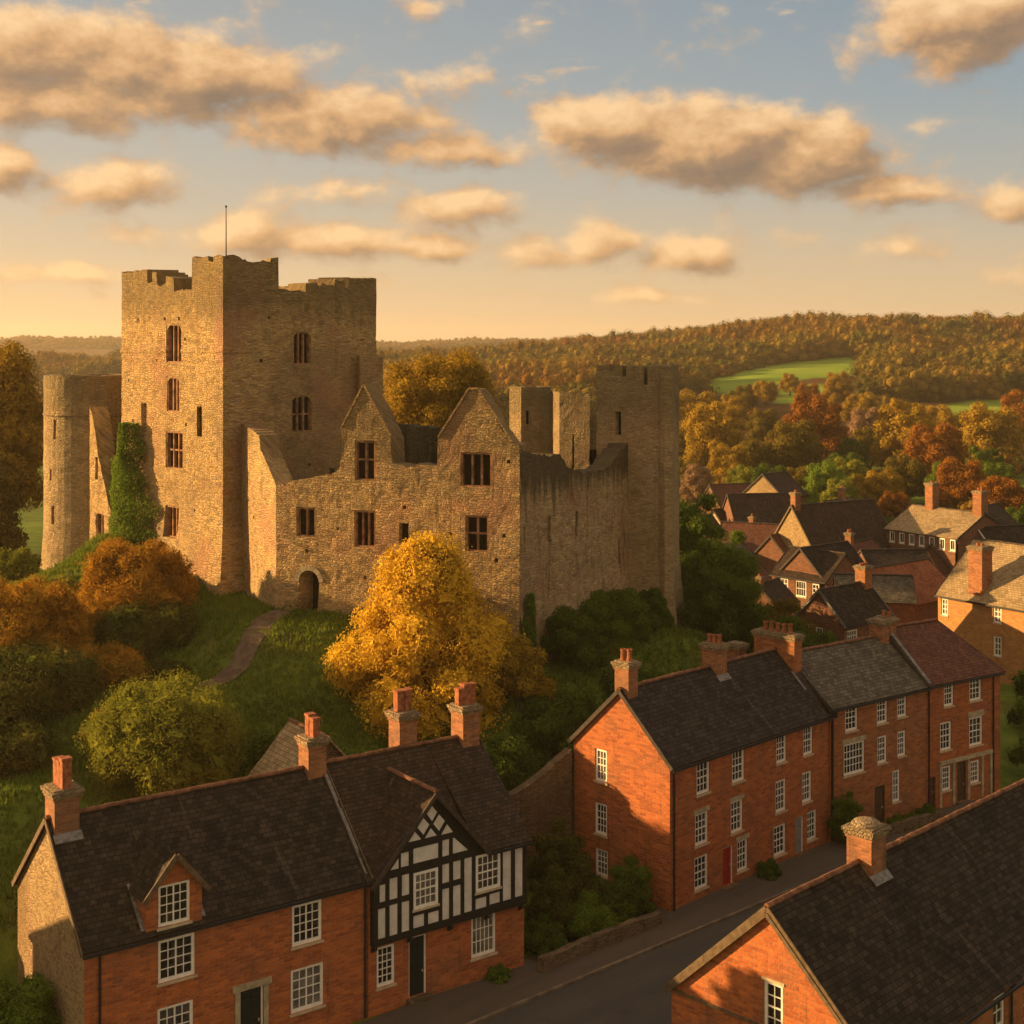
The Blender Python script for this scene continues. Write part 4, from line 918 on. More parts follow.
kwin = [(kl(7.75), kl(5.6), 29.05, 32.0, 3, None, True), (kl(7.7), kl(5.9), 25.3, 27.95, 3, None, True), (kl(7.85), kl(5.41), 20.95, 23.8, 3, [.5], False), (kl(7.8), kl(5.9), 15.7, 18.1, 3, None, False),
        (Lk + 6.26, Lk + 7.95, 28.9, 31.4, 3, None, True), (Lk + 6.1, Lk + 8.05, 23.75, 26.55, 3, [.48], True)]
ksl = [(kl(11.45), kl(10.65), 23.6, 25.85), (kl(3.5), kl(2.8), 23.55, 25.8), (kl(11.6), kl(11.2), 18.0, 19.2)]
prng = random.Random(5)
def putlogs(u0, u1, z0, z1, n, avoid):
    out = []
    for _ in range(n * 4):
        u, z, e = prng.uniform(u0, u1), round(prng.uniform(z0, z1) / 1.6) * 1.6 + .4, prng.uniform(.09, .14)
        if all(u + .4 < a or u - .4 > b or z + .5 < c or z - .3 > d for a, b, c, d in avoid + out): out.append((u - e, u + e, z - e, z + e))
        if len(out) >= n: break
    return out
KW.build('wall', M['keep'], kroot, 7.5, ktop, [w[:4] for w in kwin] + ksl + putlogs(1, 28, 15, 33, 20, [w[:4] for w in kwin] + ksl), .5, lambda z: 1.1 * max(0, (19 - z) / 8.0) ** 1.6, jag=.2)
for a, b, c, d, li, tr, ar in kwin: castle_window(kroot, KW.frame((a + b) / 2) @ Matrix.Translation((-((a + b) / 2), 0, 0)), a, b, c, d, li, tr, ar)
for a, b, c, d in ksl: slit(kroot, KW.frame((a + b) / 2) @ Matrix.Translation((-((a + b) / 2), 0, 0)), a, b, c, d, arch=True)
def course(W, root, z, h, gaps, mat, proud=.12):
    sw = CastleWall([tuple(p) for p in W.P], .4, W.closed); sw.build('string_course', mat, root, z, [(0, z + h), (W.L, z + h)], [(a, b, z - .1, z + h + .1) for a, b in gaps], .5, amp=.02, jag=.01, proud=proud, seed=4)
course(KW, kroot, 29.9, .13, [(kl(7.75), kl(5.6)), (Lk + 3.4, Lk + 14.4)], M['keep'], .07)
course(KW, kroot, 19.6, .14, [(Lk + .3, KW.L)], M['keep'], .07)
rf = MB(); rf.face([(-30, 112.2, 33.4), (-21.1, 103.4, 33.4), (-12.2, 112.2, 33.4), (-21.1, 121.2, 33.4)]); rf.build('roof', M['lead'], kroot, True)  # unseen cover added to keep light out of the hollow keep
# corner buttress at the right edge
bw = CastleWall([(-12.2, 110.55), (-11.95, 110.1), (-10.3, 111.75), (-10.6, 112.2)], .5); bw.build('buttress', M['keep'], kroot, 10, [(0, 29.6), (bw.L, 29.6)], (), .6, jag=.08)
fp = empty('flagpole', (-21.75, 106.5, 33.4), label='thin bare flagpole rising above the keep battlements', cat='flagpole')
q = MB(); q.lathe(0, 0, [(.08, 0), (.05, 4), (.03, 7.4), (0, 7.45)], 8); q.build('pole', M['iron'], fp)
q = MB(); q.lathe(0, 0, [(.02, 7.4), (.1, 7.5), (.02, 7.62)], 8); q.lathe(0, 0, [(.3, 0), (.3, .25), (.1, .3)], 8); q.build('finial', M['iron'], fp)

# round tower
rc = (-35.3, 118.0); RR_ = 3.85
RW = CastleWall([(rc[0] + RR_ * math.cos(2 * math.pi * k / 40 - math.pi), rc[1] + RR_ * math.sin(2 * math.pi * k / 40 - math.pi)) for k in range(40)], 1.2, True)
rroot = empty('round_tower', (rc[0], rc[1], 11), label='round castle tower with flared foot at the left end of the walls', cat='tower')
def ru(dx): return (math.pi - math.acos(max(-1, min(1, dx)))) * RR_
rs = [(ru(-.55) - .16, ru(-.55) + .16, 22.7, 24.3), (ru(-.66) - .14, ru(-.66) + .14, 19.3, 20.2), (ru(-.60) - .2, ru(-.60) + .2, 15.7, 17.2)]
RW.build('wall', M['tower'], rroot, 5, [(0, 27.9), (RW.L, 27.9)], rs, .55, lambda z: .12 + .9 * max(0, (16 - z) / 8.0) ** 1.7, jag=.09, seed=2)
for a, b, c, d in rs: slit(rroot, RW.frame((a + b) / 2) @ Matrix.Translation((-((a + b) / 2), 0, 0)), a, b, c, d)
course(RW, rroot, 24.6, .14, [], M['tower'], .2)
rf = MB(); rf.lathe(rc[0], rc[1], [(3.4, 26.6), (0, 26.8)], 20); rf.build('roof', M['lead'], rroot, True)
# sloping ruined wall stub between them
SW = CastleWall([(-34.2, 113.4), (-32.0, 110.9), (-29.9, 109.6)], 1.5)
sroot = empty('ruined_wall_stub', (-32, 111.5, 12), label='pale broken wall stub sloping down between round tower and keep', cat='wall')
sh = [(1.0, 1.5, 19.6, 21.4), (1.1, 2.6, 14.4, 17.0)]
SW.build('wall', M['keep'], sroot, 7, [(0, 25.3), (.6, 24.6), (1.6, 21.5), (2.9, 18.8), (3.8, 17.0), (SW.L, 15.8)], sh, .35, jag=.3, seed=5)
slit(sroot, SW.frame(1.2) @ Matrix.Translation((-1.2, 0, 0)), *sh[0]); castle_window(sroot, SW.frame(1.8) @ Matrix.Translation((-1.8, 0, 0)), *sh[1], 2, None, True)

# domestic range: side wall, front with two gables
GW = CastleWall([(-20.0, 103.3), (-16.1, 95.5), (.5, 90.0)], 1.5)
S1 = GW.cum[1]
groot = empty('castle_range', (-8, 95, 12), label='ruined castle range with two stone gables and an arched doorway', cat='castle')
gt = [(0, 24.6), (2.6, 24.3), (4.6, 24.0), (5.0, 23.1), (6.1, 22.3), (7.4, 21.6), (S1 - .02, 20.8), (S1 + .6, 20.9), (S1 + 1.6, 21.2), (S1 + 3.6, 21.5), (S1 + 4.78, 22.0), (S1 + 4.86, 24.7), (S1 + 6.53, 27.65), (S1 + 8.5, 24.2), (S1 + 8.56, 22.5), (S1 + 9.5, 22.2), (S1 + 10.6, 22.4), (S1 + 11.78, 22.3), (S1 + 11.84, 24.2), (S1 + 14.06, 27.45), (S1 + 14.6, 27.46), (S1 + 16.95, 24.0), (GW.L, 23.85)]
gwin = [(5.88, 7.39, 21.3, 23.95, 2, [.52], False), (5.83, 7.39, 16.85, 19.3, 3, None, False), (13.42, 15.58, 21.1, 23.35, 3, None, False), (13.75, 15.36, 16.9, 19.25, 2, [.5], False), (1.52, 2.99, 17.35, 19.35, 2, None, False)]
gsl = [(9.08, 9.76, 17.2, 18.55), (3.86, 4.21, 21.55, 22.0)]
DOOR = (1.75, 3.25, 12.2, 15.1)
holes = [(S1 + w[0], S1 + w[1], w[2], w[3]) for w in gwin] + [(S1 + w[0], S1 + w[1], w[2], w[3]) for w in gsl] + [(S1 + DOOR[0], S1 + DOOR[1], DOOR[2], DOOR[3])]
GW.build('wall', M['range'], groot, 6, gt, holes + putlogs(1, S1 + 17, 14, 23, 14, holes + [(S1 + 8, S1 + 12, 21.5, 30), (0, S1 + 5, 20, 30)]), .42, lambda z: .5 * max(0, (15 - z) / 6.0) ** 1.5, jag=.13, seed=1)
def MF(W, u): return W.frame(u) @ Matrix.Translation((-u, 0, 0))
for a, b, c, d, li, tr, ar in gwin: castle_window(groot, MF(GW, S1 + (a + b) / 2), S1 + a, S1 + b, c, d, li, tr, ar)
for a, b, c, d in gsl: slit(groot, MF(GW, S1 + a), S1 + a, S1 + b, c, d)
def archdoor(root, Mx, a, b, z0, z1):
    Mw = Matrix.Translation(-Vector(root.location)) @ Mx; cm = (a + b) / 2; r = (b - a) / 2
    q = MB(Mw)
    for sgn, e in ((-1, a), (1, b)):
        pts = [(e, z1)] + [(cm + sgn * r * math.cos(t), z1 - r + r * math.sin(t)) for t in np.linspace(0, math.pi / 2, 7)]
        q.face([(u, .05, v) for u, v in pts])
    ar = q.build('arch_head', M['range'], root)
    g = MB(Mw); g.face([(a - .05, 1.2, z0), (b + .05, 1.2, z0), (b + .05, 1.2, z1), (a - .05, 1.2, z1)]); g.build('doorway', M['dark_sheet'], ar)  # black sheet closes the passage, painted as its shade
    v = MB(Mw); n = 11
    for k in range(n):
        t0, t1 = math.pi * k / n, math.pi * (k + .93) / n; zc = z1 - r
        A = [(cm - (r + o) * math.cos(t), zc + (r + o) * math.sin(t)) for t in (t0, t1) for o in (0.0, .32)]
        P4 = [A[0], A[2], A[3], A[1]]; f = [(x, -.09, z) for x, z in P4]; bk = [(x, .06, z) for x, z in P4]; v.face(f)
        for i in range(4): v.face([f[i], f[(i + 1) % 4], bk[(i + 1) % 4], bk[i]])
    v.build('arch_stones', M['ashlar'], ar)
archdoor(groot, MF(GW, S1 + 2.5), S1 + DOOR[0], S1 + DOOR[1], DOOR[2], DOOR[3])
# rear wall and inner cross walls of the range, mossy, their shade put into the dark colour
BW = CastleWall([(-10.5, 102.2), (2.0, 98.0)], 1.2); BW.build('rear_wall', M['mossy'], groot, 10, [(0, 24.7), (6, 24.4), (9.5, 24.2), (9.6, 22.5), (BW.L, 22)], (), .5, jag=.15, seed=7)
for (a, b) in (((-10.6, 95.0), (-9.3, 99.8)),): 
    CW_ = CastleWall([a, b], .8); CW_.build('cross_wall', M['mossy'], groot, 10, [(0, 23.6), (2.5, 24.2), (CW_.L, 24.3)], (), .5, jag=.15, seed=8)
for seg in ((((4.9, 24.85), (6.53, 27.78)), ((6.53, 27.78), (8.5, 24.35))), (((11.86, 24.35), (14.0, 27.55)), ((14.0, 27.55), (14.66, 27.55)), ((14.66, 27.55), (17.0, 24.1)))):
    cop = MB(Matrix.Translation(-Vector(groot.location)) @ MF(GW, S1 + 8))
    for (ua, za), (ub, zb) in seg: cop.bar((S1 + ua, .08, za - .06), (S1 + ub, .08, zb - .06), .34, .12)
    cop.build('coping', M['range'], groot)
# curtain wall to the square tower
WW = CastleWall([(.5, 90.0), (8.95, 107.1)], 1.5)
wroot = empty('curtain_wall', (4.7, 98.5, 11), label='weather streaked curtain wall running back from range to square tower', cat='wall')
wsl = [(4.2, 4.75, 17.1, 18.85), (8.85, 9.35, 16.95, 18.7), (16.9, 17.3, 13.9, 15.5), (.5, .85, 17.0, 18.6)]
WW.build('wall', M['wing'], wroot, 4, [(0, 23.9), (.6, 23.4), (3, 23.0), (6.2, 22.85), (7.8, 21.8), (10.2, 21.3), (13, 21.25), (15.5, 21.5), (17.2, 22.3), (WW.L, 22.9)], wsl, .42, lambda z: .6 * max(0, (14 - z) / 6.0) ** 1.4, jag=.2, amp=.08, caps=False, seed=3)
for a, b, c, d in wsl: slit(wroot, MF(WW, a), a, b, c, d)
# square tower
TW = CastleWall([(6.5, 107.7), (11.6, 106.0), (13.25, 110.9), (8.15, 112.6)], 1.0, True)
troot = empty('square_tower', (9.9, 109.3, 9), label='tall slender square castle tower at the right end of the curtain wall', cat='tower')
tsl = [(1.48, 1.95, 23.5, 25.3), (5.38 + 2.3, 5.38 + 2.62, 17.2, 18.8)]
tt = [(0, 28.8), (.9, 28.8), (.92, 28.35), (1.25, 28.35), (1.27, 28.8), (1.98, 28.8), (2.0, 28.0), (2.3, 28.0), (2.33, 28.75), (3.66, 28.8), (3.7, 27.4), (4.02, 27.4), (4.05, 28.8), (7, 28.75), (8, 28.8), (TW.L, 28.7)]
TW.build('wall', M['tower'], troot, 3, tt, tsl, .42, lambda z: .75 * max(0, (15 - z) / 9.0) ** 1.5, jag=.09, seed=6)
for a, b, c, d in tsl: slit(troot, MF(TW, a), a, b, c, d, arch=True)
rf = MB(); rf.face([(7, 108, 27), (11.2, 106.6, 27), (12.7, 110.6, 27), (8.5, 112, 27)]); rf.build('roof', M['lead'], troot, True)
bt = CastleWall([(11.2, 105.95), (11.5, 105.55), (12.1, 105.65), (12.35, 106.4)], .5); bt.build('buttress', M['tower'], troot, 3, [(0, 28.3), (bt.L, 28.3)], (), .5, lambda z: .5 * max(0, (14 - z) / 9.0) ** 1.5, jag=.05)
# towers behind
oc = (1.65, 126.5)
OW = CastleWall([(oc[0] + 2.0 * math.cos(math.pi * 2 * k / 8 - math.pi + .35), oc[1] + 2.0 * math.sin(math.pi * 2 * k / 8 - math.pi + .35)) for k in range(8)], .7, True)
oroot = empty('octagonal_turret', (oc[0], oc[1], 13), label='small octagonal turret with one sunlit side rising behind the curtain wall', cat='tower')
osl = [(1.95, 2.2, 23.4, 24.6)]
OW.build('wall', M['tower'], oroot, 9, [(0, 26.7), (OW.L, 26.7)], osl, .5, jag=.08, seed=9)
for a, b, c, d in osl: slit(oroot, MF(OW, (a + b) / 2), a, b, c, d)
PW = CastleWall([(3.4, 124.9), (4.15, 122.6), (6.75, 121.7), (6.0, 124.0)], .7, True)
proot = empty('gate_tower', (5, 123.4, 13), label='ruined oblong tower stump beside the octagonal turret, with a long slit', cat='tower')
PW.build('wall', M['tower'], proot, 9, [(0, 26.4), (2.4, 26.2), (3.8, 26.3), (4.6, 26.0), (PW.L, 26.3)], [(3.6, 3.8, 19.6, 22.6)], .45, jag=.2, seed=12); slit(proot, MF(PW, 3.7), 3.6, 3.8, 19.6, 22.6)
QW = CastleWall([(6.6, 125.2), (9.3, 124.6)], .8); qroot = empty('ruined_inner_wall', (8, 125, 13), label='low inner castle wall with a dark opening beside the square tower', cat='wall')
QW.build('wall', M['tower'], qroot, 9, [(0, 23.9), (1.2, 24.3), (QW.L, 24.2)], [(.15, 1.25, 19.2, 21.1)], .45, jag=.15, seed=13); slit(qroot, MF(QW, .6), .15, 1.25, 19.2, 21.1, rec=.6)

# ------------------------------------------------------------------ the town in the valley
def town(name, label, pL, pR, z, D, rise, walls, roofm, cat='house', **k):
    """house from two points on its front eave"""
    a = Vector(pL); b = Vector(pR); d = b - a
    return house(name, label, cat, 'houses of the town below the castle', a, math.atan2(d.y, d.x), d.length, D, z, z + rise, walls, roofm, z0=-4, ridge_tiles=k.pop('ridge_tiles', True), ridgemat='ridge_dark', **k)
T4 = dict(cols=2, rows=3, wide=.13, bar=.07)
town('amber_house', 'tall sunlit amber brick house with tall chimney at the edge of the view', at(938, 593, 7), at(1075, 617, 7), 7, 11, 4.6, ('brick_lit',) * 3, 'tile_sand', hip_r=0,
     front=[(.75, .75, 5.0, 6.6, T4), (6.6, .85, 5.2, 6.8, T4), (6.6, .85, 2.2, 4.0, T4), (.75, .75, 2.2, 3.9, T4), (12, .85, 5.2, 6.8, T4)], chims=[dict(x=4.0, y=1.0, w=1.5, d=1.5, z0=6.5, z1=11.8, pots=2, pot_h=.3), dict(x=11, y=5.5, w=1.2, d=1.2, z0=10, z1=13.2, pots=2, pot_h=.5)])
town('slate_roof_house', 'dark slate roofed brick house with ragged pale verge just behind the terrace', at(844, 625, 5.6), at(891, 615, 5.6), 5.6, 5.3, 2.7, ('brick_d',) * 3, 'slate_dark', board='lead',
     front=[(1.25, 1.6, 3.9, 5.0, dict(cols=4, rows=2, wide=.12))], left=[(1.1, .8, 3.8, 5.1, dict(cols=2, rows=1, wide=.12)), (2.6, .8, 3.7, 5.0, dict(cols=2, rows=1, wide=.12))], chims=[dict(x=6.6, y=2.6, w=1.1, d=1.1, z0=7, z1=9.9, pots=3, pot_h=.3)])
town('grey_roof_house', 'low house with wide pale grey roof behind the dark slate roofed one', at(838, 600, 5.2), at(915, 602, 5.2), 5.2, 6, 2.0, ('brick_d',) * 3, 'slate_grey', gutter=False)
town('orange_roof_house', 'low house with broad orange tiled roof beside the amber house', at(902, 606, 4.6), at(960, 594, 4.6), 4.6, 8, 3.1, ('brick_d',) * 3, 'tile_orange', gutter=False)
town('white_windowed_cottage', 'brown brick cottage with three white windows below the castle bank', at(772, 573, 4.5), at(826, 581, 4.5), 4.5, 7, 2.6, ('brick_d',) * 3, 'tile_brown',
     front=[(1.7, 1.1, 2.4, 4.1, T4), (4.0, 1.5, 2.3, 4.1, dict(cols=4, rows=2, wide=.13)), (6.0, 1.0, 2.4, 4.0, T4)])
town('dark_slate_cottage', 'house with steep near black slate roof right of the white windowed cottage', at(826, 583, 4.2), at(872, 575, 4.2), 4.2, 7, 3.4, ('brick_d',) * 3, 'slate_dark', gutter=False)
town('black_roof_shed', 'low building with humped black roof in the middle of the town', at(872, 572, 4), at(936, 571, 4), 4, 7, 2.0, ('brick_d',) * 3, 'slate_dark', gutter=False)
town('steep_gabled_house', 'long steep brown roofed house with sunlit stone gable', at(815, 553, 4.8), at(897, 545, 4.8), 4.8, 8.5, 5.4, ('brick_d', 'stone_gable', 'brick_d'), 'tile_brown', board='board', chims=[dict(x=.6, y=4.2, w=.9, d=.9, z0=9.5, z1=11.9, pots=1, pot_h=.4)], gutter=False)
town('long_town_house', 'long house with pale roof, row of eaves windows and two tall chimneys', at(886, 528, 7.0), at(958, 538, 7.0), 7.0, 10, 2.6, ('brick_d',) * 3, 'tile_sand', gutter=False,
     front=[(1.0 + k * 1.6, .9, 5.3, 6.7, dict(cols=2, rows=1, wide=.15)) for k in range(7)], chims=[dict(x=3.2, y=5, w=1.2, d=1.2, z0=8.5, z1=12.8, pots=1, pot_h=.3), dict(x=10.8, y=5, w=1.3, d=1.3, z0=8.5, z1=12.4, pots=2, pot_h=.4)])
town('orange_gabled_cottage', 'small cottage with orange sunlit gable in front of the long pale roofed house', at(902, 556, 3.6), at(946, 550, 3.6), 3.6, 5.6, 2.6, ('brick_d', 'brick_lit', 'brick_d'), 'tile_brown',  # left gable alone takes the brick with sunlight in its colour
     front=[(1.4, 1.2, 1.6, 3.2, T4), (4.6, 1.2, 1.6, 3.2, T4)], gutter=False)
town('big_roofed_house', 'house with big hunched brown roof and white shop windows at the left of the town', at(738, 531, 4.4), at(797, 530, 4.4), 4.4, 10, 4.6, ('brick_d',) * 3, 'tile_brown', front=[(1.4 + k * 1.5, 1.2, 2.6, 4.1, dict(cols=2, rows=2, wide=.14)) for k in range(3)], gutter=False)
town('red_tiled_house', 'red brown tiled house at the foot of the castle woods', at(716, 548, 3.6), at(788, 552, 3.6), 3.6, 7, 3.0, ('brick_d',) * 3, 'tile_red', gutter=False)
town('pale_roof_shed', 'lean-to shed with pale grey sheet roof by the castle trees', at(737, 568, 2.6), at(760, 558, 2.6), 2.6, 6.5, 2.2, ('brick_d',) * 3, 'slate_grey', cat='shed', ridge_tiles=False, gutter=False)
town('white_gabled_cottage', 'tiny cottage with white gable among the leftmost town roofs', at(727, 531, 3.8), at(742, 529, 3.8), 3.8, 5, 2.8, ('brick_d', 'ashlar', 'brick_d'), 'tile_brown', cat='cottage', gutter=False)
town('tall_stone_house', 'tall sunlit stone house standing alone at the edge of the wood', at(783, 497, 7.4), at(806, 494, 7.4), 7.4, 7.5, 3.2, ('stone_gable',) * 3, 'tile_brown', left=[(1.6, 1.0, 4.6, 6.4, T4), (3.7, 1.0, 4.6, 6.4, T4), (5.8, 1.0, 4.6, 6.4, T4), (3.7, 1.0, 1.6, 3.2, T4)], front=[(2.2, 1.1, 4.4, 6.3, T4)], gutter=False)
town('slate_edge_house', 'dark slate roofed house right of the long pale roofed house', at(1000, 560, 4.5), at(1060, 556, 4.5), 4.5, 8, 3.4, ('brick_d',) * 3, 'slate_dark', board='white', gutter=False)
town('hedge_side_cottage', 'brown roofed cottage half hidden by the trees above the leftmost roofs', at(722, 510, 4.2), at(766, 508, 4.2), 4.2, 8, 3.6, ('brick_d',) * 3, 'tile_red', gutter=False)
town('chimneyed_brick_cottage', 'small brick cottage with one stout chimney beside the black roofed shed', at(866, 566, 3.6), at(890, 560, 3.6), 3.6, 5, 2.4, ('brick_d',) * 3, 'tile_red', gutter=False, chims=[dict(x=.5, y=2.5, w=.8, d=.8, z0=5, z1=7.4, pots=2, pot_h=.4)])
town('grey_gabled_cottage', 'small grey roofed cottage half behind the red brown tiled house', at(756, 546, 3.4), at(782, 541, 3.4), 3.4, 5, 2.2, ('brick_d',) * 3, 'slate_grey', gutter=False, chims=[dict(x=3, y=2.5, w=.7, d=.7, z0=4.8, z1=6.9, pots=1, pot_h=.4)])
town('yard_cottage', 'little low cottage with tiled roof in the yard left of the white windowed cottage', at(752, 584, 2.8), at(772, 578, 2.8), 2.8, 4.5, 1.9, ('brick_d',) * 3, 'tile_red', gutter=False)
town('pale_gabled_cottage', 'cottage with pale sunlit gable at the right edge of the town', at(996, 548, 4.0), at(1022, 542, 4.0), 4.0, 6, 2.8, ('brick_d', 'ashlar', 'brick_d'), 'tile_brown', gutter=False, chims=[dict(x=.6, y=3, w=.9, d=.9, z0=6, z1=8.4, pots=2, pot_h=.4)])
town('woodside_cottage', 'small slate cottage against the trees beyond the steep gabled house', at(842, 520, 3.8), at(866, 516, 3.8), 3.8, 6, 2.6, ('brick_d',) * 3, 'slate_grey', gutter=False, chims=[dict(x=5, y=3, w=.9, d=.9, z0=5.6, z1=8.2, pots=1, pot_h=.4)])
town('brown_yard_shed', 'low brown shed in front of the orange gabled cottage', at(914, 570, 2.4), at(940, 566, 2.4), 2.4, 4, 1.5, ('brick_d',) * 3, 'tile_brown', cat='shed', gutter=False)
town('russet_cottage', 'narrow russet roofed cottage squeezed above the white windowed cottage', at(786, 556, 4.0), at(808, 552, 4.0), 4.0, 4.6, 2.3, ('brick_d',) * 3, 'tile_red', gutter=False, chims=[dict(x=2.6, y=2.3, w=.7, d=.7, z0=5, z1=7.1, pots=1, pot_h=.4)])
town('stone_fronted_cottage', 'small stone fronted cottage with brown roof at the left edge of the town', at(706, 536, 3.6), at(724, 534, 3.6), 3.6, 5, 2.4, ('stone_gable', 'brick_d', 'brick_d'), 'tile_brown', gutter=False, chims=[dict(x=.6, y=2.5, w=.7, d=.7, z0=5, z1=7, pots=1, pot_h=.3)])
town('low_slate_cottage', 'low slate cottage under the front of the long pale roofed house', at(948, 566, 3.4), at(972, 562, 3.4), 3.4, 5, 2.2, ('brick_d',) * 3, 'slate_grey', gutter=False, chims=[dict(x=2.5, y=2.5, w=.7, d=.7, z0=4.6, z1=6.6, pots=2, pot_h=.3)])
town('tiled_barn', 'brown tiled barn with its end to the trees at the far right of the town', at(1000, 530, 4.4), at(1018, 526, 4.4), 4.4, 6, 3.0, ('brick_d',) * 3, 'tile_brown', cat='barn', gutter=False)
town('roadside_cottage', 'little brown cottage just left of the slate roofed house behind the terrace', at(776, 606, 3.0), at(796, 600, 3.0), 3.0, 4.4, 2.0, ('brick_d',) * 3, 'tile_brown', gutter=False, chims=[dict(x=.5, y=2.2, w=.6, d=.6, z0=4, z1=5.8, pots=1, pot_h=.3)])
town('sandy_roof_cottage', 'small cottage with sandy roof between big brown roof and lone stone house', at(764, 514, 4.2), at(786, 511, 4.2), 4.2, 5.5, 2.4, ('brick_d',) * 3, 'tile_sand', gutter=False)
town('added_shade_house', 'unseen long brick house added on the left to shade the stone gable', (-27.5, 49.5), (-38.1, 64.1), 8.6, 8.7, 3.7, ('brick_a',) * 3, 'slate_dark')  # added out of view; its ridge throws the shadow line on the cottage gable

# garden walls
def gwall(name, label, P, top, th=.5, z0=-1, mat='garden'):
    W = CastleWall(P, th); r = empty(name, (P[0][0], P[0][1], 0), label=label, cat='wall'); W.build('wall', M[mat], r, z0, [(W.L * i / (len(top) - 1), z) for i, z in enumerate(top)], (), .35, jag=.08, amp=.05)
    return r
gwall('garden_wall', 'tall brown stone garden wall rising between timbered house and brick terrace', [(-3.2, 75.6), (.6, 77.2), (3.4, 79.2)], [4.9, 5.2, 5.6, 6.4, 7.4], .6)
gwall('retaining_wall', 'low mossy retaining wall holding the shrub bank beside the pavement', [(1.5, 67.2), (3.8, 69.3), (7.8, 72.9)], [.75, .8, .8, .7], .4)
gwall('kerbside_wall', 'low stone garden wall in front of the hipped end house', [(22.5, 85.6), (27.5, 88.9)], [.7, .75, .7], .35)

# ------------------------------------------------------------------ foliage
def unit(n):
    v = RNG.normal(size=(n, 3)); return v / np.linalg.norm(v, axis=1, keepdims=True)
def wob(d, seed, f=2.3):
    r = np.random.default_rng(seed); out = np.zeros(len(d))
    for k in range(7):
        w = r.normal(size=3) * f * (1 + k * .55); out += np.sin(d @ w + r.uniform(0, 6.3)) / (1 + k * .6)
    return out / 3.0
def leaf_quads(C, Nrm, size, seed=None, aspect=1.0):
    n = len(C); t = unit(n); a = np.cross(Nrm, t); a /= np.linalg.norm(a, axis=1, keepdims=True) + 1e-9; b = np.cross(Nrm, a)
    s = (size * RNG.uniform(.6, 1.35, n))[:, None]
    k = RNG.uniform(.5, .9, (n, 1)); a = a * s; b = b * s * k * aspect
    # a leaf spray: kite shape, slightly folded
    P = np.stack([C - a, C - b * .7 + Nrm * s * .18, C + a, C + b * .7 + Nrm * s * .18], 1).reshape(-1, 3)
    return P
def crown_pts(lobes, n, seed, shell=.45, rough=.16):
    A = np.array([l[3] * l[4] + l[3] * l[5] + l[4] * l[5] for l in lobes]); cnt = np.maximum(1, (n * A / A.sum()).astype(int)); C = []; Nn = []
    for k, (l, c) in enumerate(zip(lobes, cnt)):
        d = unit(c); w = 1 + rough * wob(d, seed + k, 2.6) + rough * .6 * wob(d, seed + k + 50, 7)
        r = (1 - shell * RNG.random(c) ** 2.2) * (w + .09 * wob(d, seed + k + 90, 14)) * np.where(RNG.random(c) < .13, RNG.uniform(1.0, 1.17, c), 1.0)
        C.append(np.array(l[:3]) + d * r[:, None] * np.array(l[3:6])); nn = d / np.array(l[3:6]); nn /= np.linalg.norm(nn, axis=1, keepdims=True); Nn.append(nn)
    return np.concatenate(C), np.concatenate(Nn)
def crown_mesh(name, lobes, n, size, mat, seed, shell=.45, rough=.16, mess=.75, core=True):
    C, Nn = crown_pts(lobes, n, seed, shell, rough)
    nn = Nn + unit(len(C)) * mess; nn /= np.linalg.norm(nn, axis=1, keepdims=True)
    V = leaf_quads(C, nn, size); rn = np.repeat(RNG.random(len(C)), 4)
    Q = np.arange(len(V)).reshape(-1, 4)
    if core:                                            # inner mass of leaves so the crown is not hollow
        for l in lobes:
            d = unit(60); q = np.array(l[:3]) + d * np.array(l[3:6]) * RNG.uniform(.35, .72, (60, 1)); m_ = unit(60)
            P = leaf_quads(q, m_, min(l[3:6]) * .42); b = len(V); V = np.concatenate([V, P]); Q = np.concatenate([Q, b + np.arange(240).reshape(-1, 4)]); rn = np.concatenate([rn, np.repeat(RNG.random(60), 4)])
    return np_mesh(name, V, Q, mat, rn)
def make_lobes(R_, H, seed, n=14, flat=.85, pointed=False):
    """a rounded crown of radius R_, height H sitting on z=0, made of unequal lobes"""
    r = np.random.default_rng(seed); L = [(0, 0, H * (.40 if pointed else .48), R_ * (.5 if pointed else .68), R_ * (.5 if pointed else .68), H * (.36 if pointed else .42))]
    for k in range(n):
        a = k * 2.399 + r.uniform(-.4, .4); t = (k + .5) / n; z = H * (.14 + .78 * t); rad = R_ * math.sqrt(max(.02, 1 - ((z / H - .36) / .66) ** 2)) * .72
        s = R_ * r.uniform(.24, .44) * (1 - .25 * t)
        if pointed: rad = R_ * .80 * min(1, .70 + t * 1.6) * (1 - t ** 1.8 * .92) * r.uniform(.82, 1.08); s = R_ * r.uniform(.17, .36) * (1 - .2 * t); z = H * (.07 + .86 * t + r.uniform(-.04, .04))
        L.append((math.cos(a) * rad, math.sin(a) * rad, z, s, s, s * flat))
    return L
def tube(mb, pts, radii, n=7):
    rings = []
    for i, p in enumerate(pts):
        a = Vector(pts[max(i - 1, 0)]); b = Vector(pts[min(i + 1, len(pts) - 1)]); d = (b - a).normalized(); s = d.cross(Vector((.31, .2, .1)) if abs(d.z) > .9 else Vector((0, 0, 1))).normalized(); t = d.cross(s)
        rings.append([Vector(p) + (s * math.cos(2 * math.pi * k / n) + t * math.sin(2 * math.pi * k / n)) * radii[i] for k in range(n)])
    for A, B in zip(rings, rings[1:]):
        for k in range(n): mb.face([A[k], A[(k + 1) % n], B[(k + 1) % n], B[k]])
